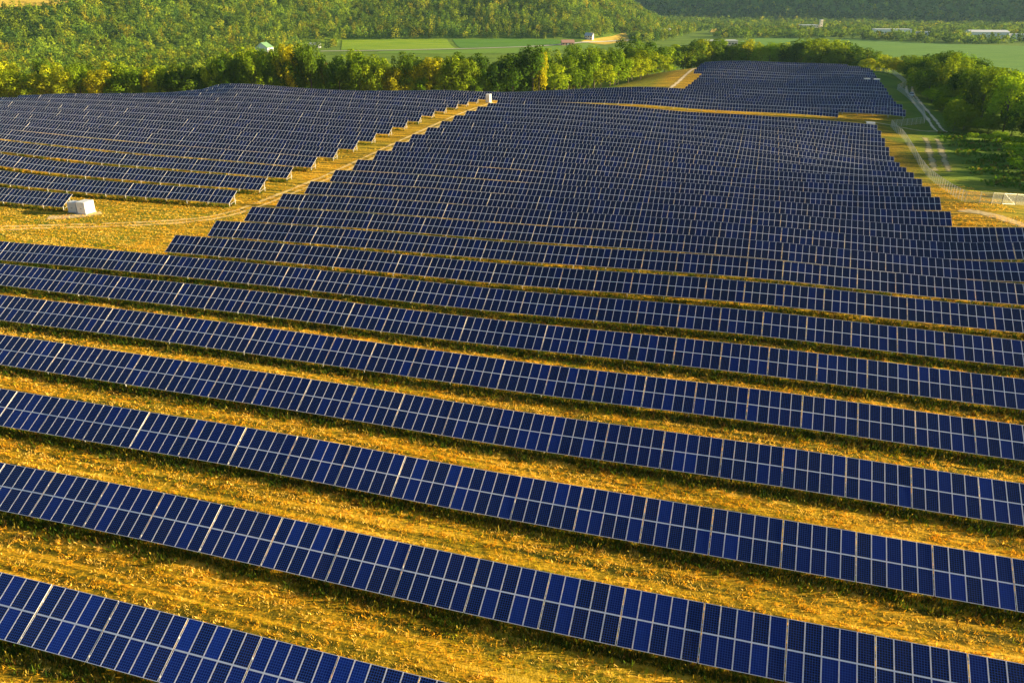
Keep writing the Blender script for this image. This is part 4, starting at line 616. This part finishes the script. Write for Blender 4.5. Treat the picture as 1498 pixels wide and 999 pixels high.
# ------------------------------------------------------------------ chain-link fences
CL=bpy.data.materials.new('chain_link'); CL.use_nodes=True; q=NT(CL); q.b.inputs['Base Color'].default_value=(.5,.5,.47,1); q.b.inputs['Metallic'].default_value=.3; q.b.inputs['Roughness'].default_value=.45
uv=q.n('UVMap').outputs[0]; sp=q.n('SeparateXYZ'); q.l(uv,sp.inputs[0])
def dia(op): 
    v=q.math('FRACT',q.math('MULTIPLY',q.math(op,sp.outputs[0],sp.outputs[1]),9.0)); return q.math('LESS_THAN',v,.17)
q.l(q.math('MAXIMUM',dia('ADD'),dia('SUBTRACT')),q.b.inputs['Alpha'])
def fence(pts,label,h=2.3,post=2.6,gate=False):
    P,t=resample(pts,post); c=P.mean(0); z0=dz(*c); root=empty('chain_link_fence' if not gate else 'fence_gate',(c[0],c[1],z0)); tag(root,label,'gate' if gate else 'fence',None if gate else 'fences along the right side')
    Z=drape(P[:,0],P[:,1])-z0; X=P[:,0]-c[0]; Y=P[:,1]-c[1]; m=MB(); uvs=[]
    for i in range(len(P)-1): m.poly([(X[i],Y[i],Z[i]+.05),(X[i+1],Y[i+1],Z[i+1]+.05),(X[i+1],Y[i+1],Z[i+1]+h),(X[i],Y[i],Z[i]+h)]); uvs+=[(t[i],0),(t[i+1],0),(t[i+1],h),(t[i],h)]
    me=m.data('wire_mesh',[CL]); l=me.uv_layers.new(name='UVMap')
    for k,u_ in enumerate(uvs): l.data[k].uv=u_
    link(bpy.data.objects.new('wire_mesh',me),root)
    mr=MB()
    for i in range(len(P)-1):
        for zz in ((h,) if not gate else (h,.1)): mr.bar((X[i],Y[i],Z[i]+zz),(X[i+1],Y[i+1],Z[i+1]+zz),.03,0,5)
    if gate:
        mr.bar((X[0],Y[0],Z[0]+.1),(X[1],Y[1],Z[1]+h),.025,0,5)
    mr.build('top_rail' if not gate else 'gate_frame',[STEEL],root)
    mp=MB(); mp.bar((0,0,-.4),(0,0,h+.1),.06,0,6); pm=mp.data('post',[STEEL])
    for i in range(len(P)): o=bpy.data.objects.new('post',pm); o.location=(X[i],Y[i],Z[i]); link(o,root)
    return root
fence([(96.2,171.2),(98.1,178.7),(101.0,188.1),(103.9,198.0),(107.8,210.3),(113.6,226.1),(117.4,238.9),(121.6,253.1),(128.4,274.4),(132.5,292.3)],'long chain-link fence running beside the right ends of the middle block rows')
fence([(103.7,170.3),(99.4,169.3),(96.2,171.2)],'short sunlit fence length between the corner and the braced gate')
fence([(107.4,171.8),(103.7,170.3)],'braced wire gate in the sunlit fence at the right edge',2.3,3.9,True)
fence([(124.3,176.5),(121.3,175.5),(116.3,175.0),(110.0,172.7),(107.4,171.8)],'sunlit fence length running out of the right edge of the photo')
fence([(132.5,292.3),(140.7,296.2),(148.4,301.2)],'short cross fence stepping out to the access road behind the middle block')
fence([(148.4,301.2),(156.0,319.6),(166.9,351.3),(174.0,376.8),(178.6,394.5)],'shaded fence beside the access road right of the far block')
fence([(178.6,394.5),(183,402)],'sunlit metal gate by the far bend of the access road',2.4,4,True)
fence([(183,402),(195.0,421.1),(204.8,453.3),(212.8,479.5)],'distant fence length beyond the sunlit gate')
fence([(212.8,479.5),(209,484.5),(203.8,480.4)],'farthest sunlit fence under the yellow trees at the corner')
# ------------------------------------------------------------------ cabinets
def cabinet(x,y,w,d,h,label,rz=AZ,name='inverter_cabinet',cat='cabinet',group=None,mt=None):
    mt=mt or PAINTW; z=dz(x,y); root=empty(name,(x,y,z),rz); tag(root,label,cat,group)
    b=MB(); b.box(0,w,0,d,.12,h-.1); b.build('body',[mt],root)
    t=MB(); t.prism([(-.03,h-.097),(d+.03,h-.097),(d+.03,h-.03),(d/2,h+.01),(-.03,h-.03)],-.03,w+.03); t.build('roof',[mt],root)
    p=MB(); p.box(-.15,w+.15,-.15,d+.15,-.5,.118); p.build('concrete_base',[mat('concrete',(.45,.42,.38),.9)],root)
    for k in range(2):
        q_=MB(); q_.box(.06+k*(w/2-.03),w/2-.03+k*(w/2-.03)-.0,-.028,-.003,.25,h-.25)
        for j in range(6): q_.box(.16+k*(w/2-.03),w/2-.16+k*(w/2-.03),-.05,-.029,h*.55+j*.09,h*.55+.045+j*.09)
        door=q_.build('door',[mt],root); hd=MB(); hx=w/2-.12 if k==0 else w/2+.09; hd.box(hx,hx+.035,-.085,-.03,h*.42,h*.50); hd.build('handle',[DARK],door)
    return root
cabinet(-92.0,166.3,2.1,1.8,2.2,'grey-white cabinet touching the end of the shortest left row, left of the taller one',group='cabinets on the gravel pad',mt=mat('pale_grey_paint',(.55,.58,.60),.5))
cabinet(-89.5,165.1,2.1,2.6,2.5,'taller bright white cabinet on the gravel pad in the grassy clearing',group='cabinets on the gravel pad')
cabinet(*xy(-103.9,315.5),1.6,2.2,3.1,'lone white cabinet at the top of the dirt aisle where the golden track begins')
for sx,nx,lb in ((34.5,N0+PITCH*24+1.5,'low white cabinet roof showing behind the right end of the farthest middle block row'),(50.4,N0+PITCH*36+1.5,'small white cabinet among the right ends of the far block rows'),(46.0,N0+PITCH*36+1.4,'second small white cabinet just left of the one at the far row ends')):
    x,y=xy(sx,nx); cabinet(x,y,2.6,1.8,3.1,lb)
# combiner boxes on the end supports of the left block
# ------------------------------------------------------------------ parked car on the access road
def car(x,y,rz):
    z=dz(x,y)+.02; root=empty('parked_car',(x,y,z),rz); tag(root,'white car with dark windows stopped on the access road beside the fence','car')
    body=[(-2.25,.32),(2.2,.32),(2.3,.55),(2.25,.85),(1.15,1.0),(.35,1.42),(-1.35,1.48),(-2.1,1.05),(-2.3,.9)]
    m=MB(); m.prism([(a,b) for a,b in body[:5]]+[(1.15,1.0),(-2.1,1.02),(-2.3,.9)],-.9,.9,0,0)
    m.v=[(v[1],v[0],v[2]) for v in m.v]; o=m.build('body',[PAINTW],root)
    c=MB(); 
    lo=[(-2.0,-.84),(1.2,-.84),(1.2,.84),(-2.0,.84)]; hi=[(-1.35,-.68),(.32,-.68),(.32,.68),(-1.35,.68)]
    i=len(c.v); c.v+=[(a,b,1.0) for a,b in lo]+[(a,b,1.44) for a,b in hi]; c.f+=[(0,1,5,4),(1,2,6,5),(2,3,7,6),(3,0,4,7),(3,2,1,0)]; c.m+=[0]*5
    c.build('window',[mat('dark_glass',(.01,.012,.015),.08)],root)
    r=MB(); r.box(-1.38,.35,-.70,.70,1.442,1.50); r.build('roof',[PAINTW],root)
    for sx in (-1.4,1.42):
        for sy in (-.86,.86):
            w_=MB(); w_.bar((0,-.11,0),(0,.11,0),.34,0,14); t=w_.build('wheel',[DARK],root,(sx,sy,.34)); rm_=MB(); s_=1 if sy>0 else -1; rm_.bar((0,s_*.111,0),(0,s_*.125,0),.2,0,10); rm_.build('rim',[STEEL],t)
    for sy in (-.62,.62):
        h_=MB(); h_.box(2.26,2.315,sy-.18,sy+.18,.62,.78); h_.build('headlight',[mat('clear_lens',(.8,.8,.8),.1)],root)
    b_=MB(); b_.box(2.24,2.36,-.88,.88,.34,.5); b_.build('bumper',[GREYP],root)
car(176.3,374.4,math.atan2(-20,-7))
# ------------------------------------------------------------------ valley buildings
RG=mat('green_metal_roof',(.16,.30,.14),.5); RGy=mat('grey_metal_roof',(.42,.44,.46),.4); RR=mat('rusty_roof',(.40,.22,.17),.7); CREAM=mat('cream_wall',(.70,.62,.48),.8); BRICK=mat('brick_wall',(.42,.17,.09),.85); q=NT(BRICK); bt=q.n('TexBrick'); bt.inputs['Color1'].default_value=(.45,.18,.09,1);bt.inputs['Color2'].default_value=(.36,.14,.08,1); bt.inputs['Mortar'].default_value=(.5,.42,.35,1); bt.inputs['Scale'].default_value=2; q.l(q.n('TexCoord').outputs['Object'],bt.inputs[0]); q.l(bt.outputs[0],q.b.inputs['Base Color'])
GLASS=mat('window_glass',(.03,.04,.05),.1); PINK=mat('faded_red_boards',(.55,.30,.24),.8)
def building(x,y,w,d,h,rf,rz,wall,roof,label,name='building',cat='building',flat=False,doors=1,chimney=False,nwin=4,floors=1):
    z=min(dz(x,y),float(ground(np.array([x]),np.array([y]))[0])); root=empty(name,(x,y,z),rz); tag(root,label,cat)
    m=MB(); m.box(-w/2,w/2,-d/2,d/2,-1.5,h)
    if not flat: 
        for s_ in (-1,1): m.poly([(s_*w/2,-d/2,h),(s_*w/2,d/2,h),(s_*w/2,0,h+rf)][::s_])
    m.build('wall',[wall],root)
    r_=MB()
    if flat: r_.box(-w/2-.3,w/2+.3,-d/2-.3,d/2+.3,h+.003,h+.6)
    else:
        e=.6
        for s_ in (-1,1):
            a=(-w/2-e,s_*(d/2+e),h-e*rf/(d/2)); b=(w/2+e,s_*(d/2+e),h-e*rf/(d/2)); c=(w/2+e,0,h+rf); dd=(-w/2-e,0,h+rf)
            P=[a,b,c,dd]; i=len(r_.v); r_.v+=[(p[0],p[1],p[2]+.02) for p in P]+[(p[0],p[1],p[2]+.25) for p in P]; r_.f+=[(i,i+1,i+2,i+3),(i+4,i+5,i+6,i+7),(i,i+1,i+5,i+4),(i+1,i+2,i+6,i+5),(i+2,i+3,i+7,i+6),(i+3,i,i+4,i+7)]; r_.m+=[0]*6
    ro=r_.build('roof',[roof],root)
    if chimney: c_=MB(); c_.box(w/4,w/4+.8,-.5,.3,h+rf*.5,h+rf+1.2); c_.build('chimney',[BRICK],ro)
    for fl in range(floors):
        for k in range(nwin):
            xx=-w/2+w*(k+.5)/nwin; wz=h*(fl+.5)/floors; s2=min(1.1,w/nwin*.3); ww=MB(); ww.box(xx-s2,xx+s2,-d/2-.09,-d/2-.004,wz-.8,wz+.8); ww.build('window',[GLASS],root)
    for k in range(doors):
        xx=-w/2+w*(k+.9)/(doors+.8); dd=MB(); dd.box(xx-1.4,xx+1.4,-d/2-.15,-d/2-.003,0,min(3.4,h*.75)); dd.build('door',[GREYP],root)
    return root
building(-303,1060,13,17,6.5,5.5,R(74),PAINTW,RG,'white barn with a green roof among the trees at upper left','barn','barn')
building(-262,1150,15,10,3.6,2.4,R(-8),GREYP,RGy,'low shed with a pale grey roof at the left end of the crop field','shed','shed')
building(76.8,1199,17,9,3.8,3.2,R(6),PINK,RR,'long low faded red barn at the edge of the crop fields','barn','barn')
building(112,1262,11,9,5.5,3.6,R(-20),CREAM,RGy,'cream farmhouse half hidden by trees at the foot of the hill','farmhouse','house',chimney=True,floors=2,nwin=3)
building(256,1500,30,16,7,1,R(4),PAINTW,BACK,'flat-roofed white building above the right end of the tree belt','building','building',True)
building(285,1190,44,16,6.5,1,R(2),BRICK,BACK,'flat white-roofed brick school-like building behind the grove','building','building',True,nwin=10)
building(594,1755,34,18,12,1,R(3),CREAM,BACK,'cream block beside the tall pale tower in the valley','building','building',True,floors=3,nwin=7)
def tower(x,y):
    z=dz(x,y); root=empty('tower',(x,y,z),R(10)); tag(root,'tall pale square tower standing beside the cream valley block','tower')
    m=MB(); m.box(-2.6,2.6,-2.6,2.6,-1,21); m.build('wall',[CREAM],root); m=MB(); m.box(-2.9,2.9,-2.9,2.9,21.003,22); m.build('roof',[BACK],root)
    for k in range(4): w_=MB(); w_.box(-.7,.7,-2.68,-2.604,3+4.6*k,5+4.6*k); w_.build('window',[GLASS],root)
tower(617,1750)
building(668,1538,62,20,9,1,R(-4),PAINTW,BACK,'long white industrial hall left of the dark field edge in the valley','building','warehouse',True,nwin=12)
building(712,1500,30,16,6,1,R(-4),GREYP,RGy,'small grey flat-roofed hall between the two white valley halls','building','warehouse',True)
building(757,1392,58,26,10,2.6,R(-8),PAINTW,BACK,'largest white warehouse with bright gable near the right edge','building','warehouse',False,nwin=9)
building(806,1370,40,22,7,1,R(-6),PAINTW,RGy,'white flat-roofed hall at the right edge beside the largest warehouse','building','warehouse',True)
# ------------------------------------------------------------------ haze
hm=bpy.data.materials.new('haze'); hm.use_nodes=True; t=hm.node_tree; t.nodes.clear(); out=t.nodes.new('ShaderNodeOutputMaterial'); pv=t.nodes.new('ShaderNodeVolumePrincipled')
pv.inputs['Color'].default_value=(.45,.72,1,1); pv.inputs['Density'].default_value=.000035; pv.inputs['Anisotropy'].default_value=.2; t.links.new(pv.outputs[0],out.inputs['Volume'])
zt=float(max(GZ.max(),42))+25; zb=float(GZ.min())-2
m=MB(); m.box(gx[0]-20,gx[-1]+20,gy[0]-20,gy[-1]+20,zb,zt); hz=m.build('haze',[hm]); tag(hz,kind='stuff')
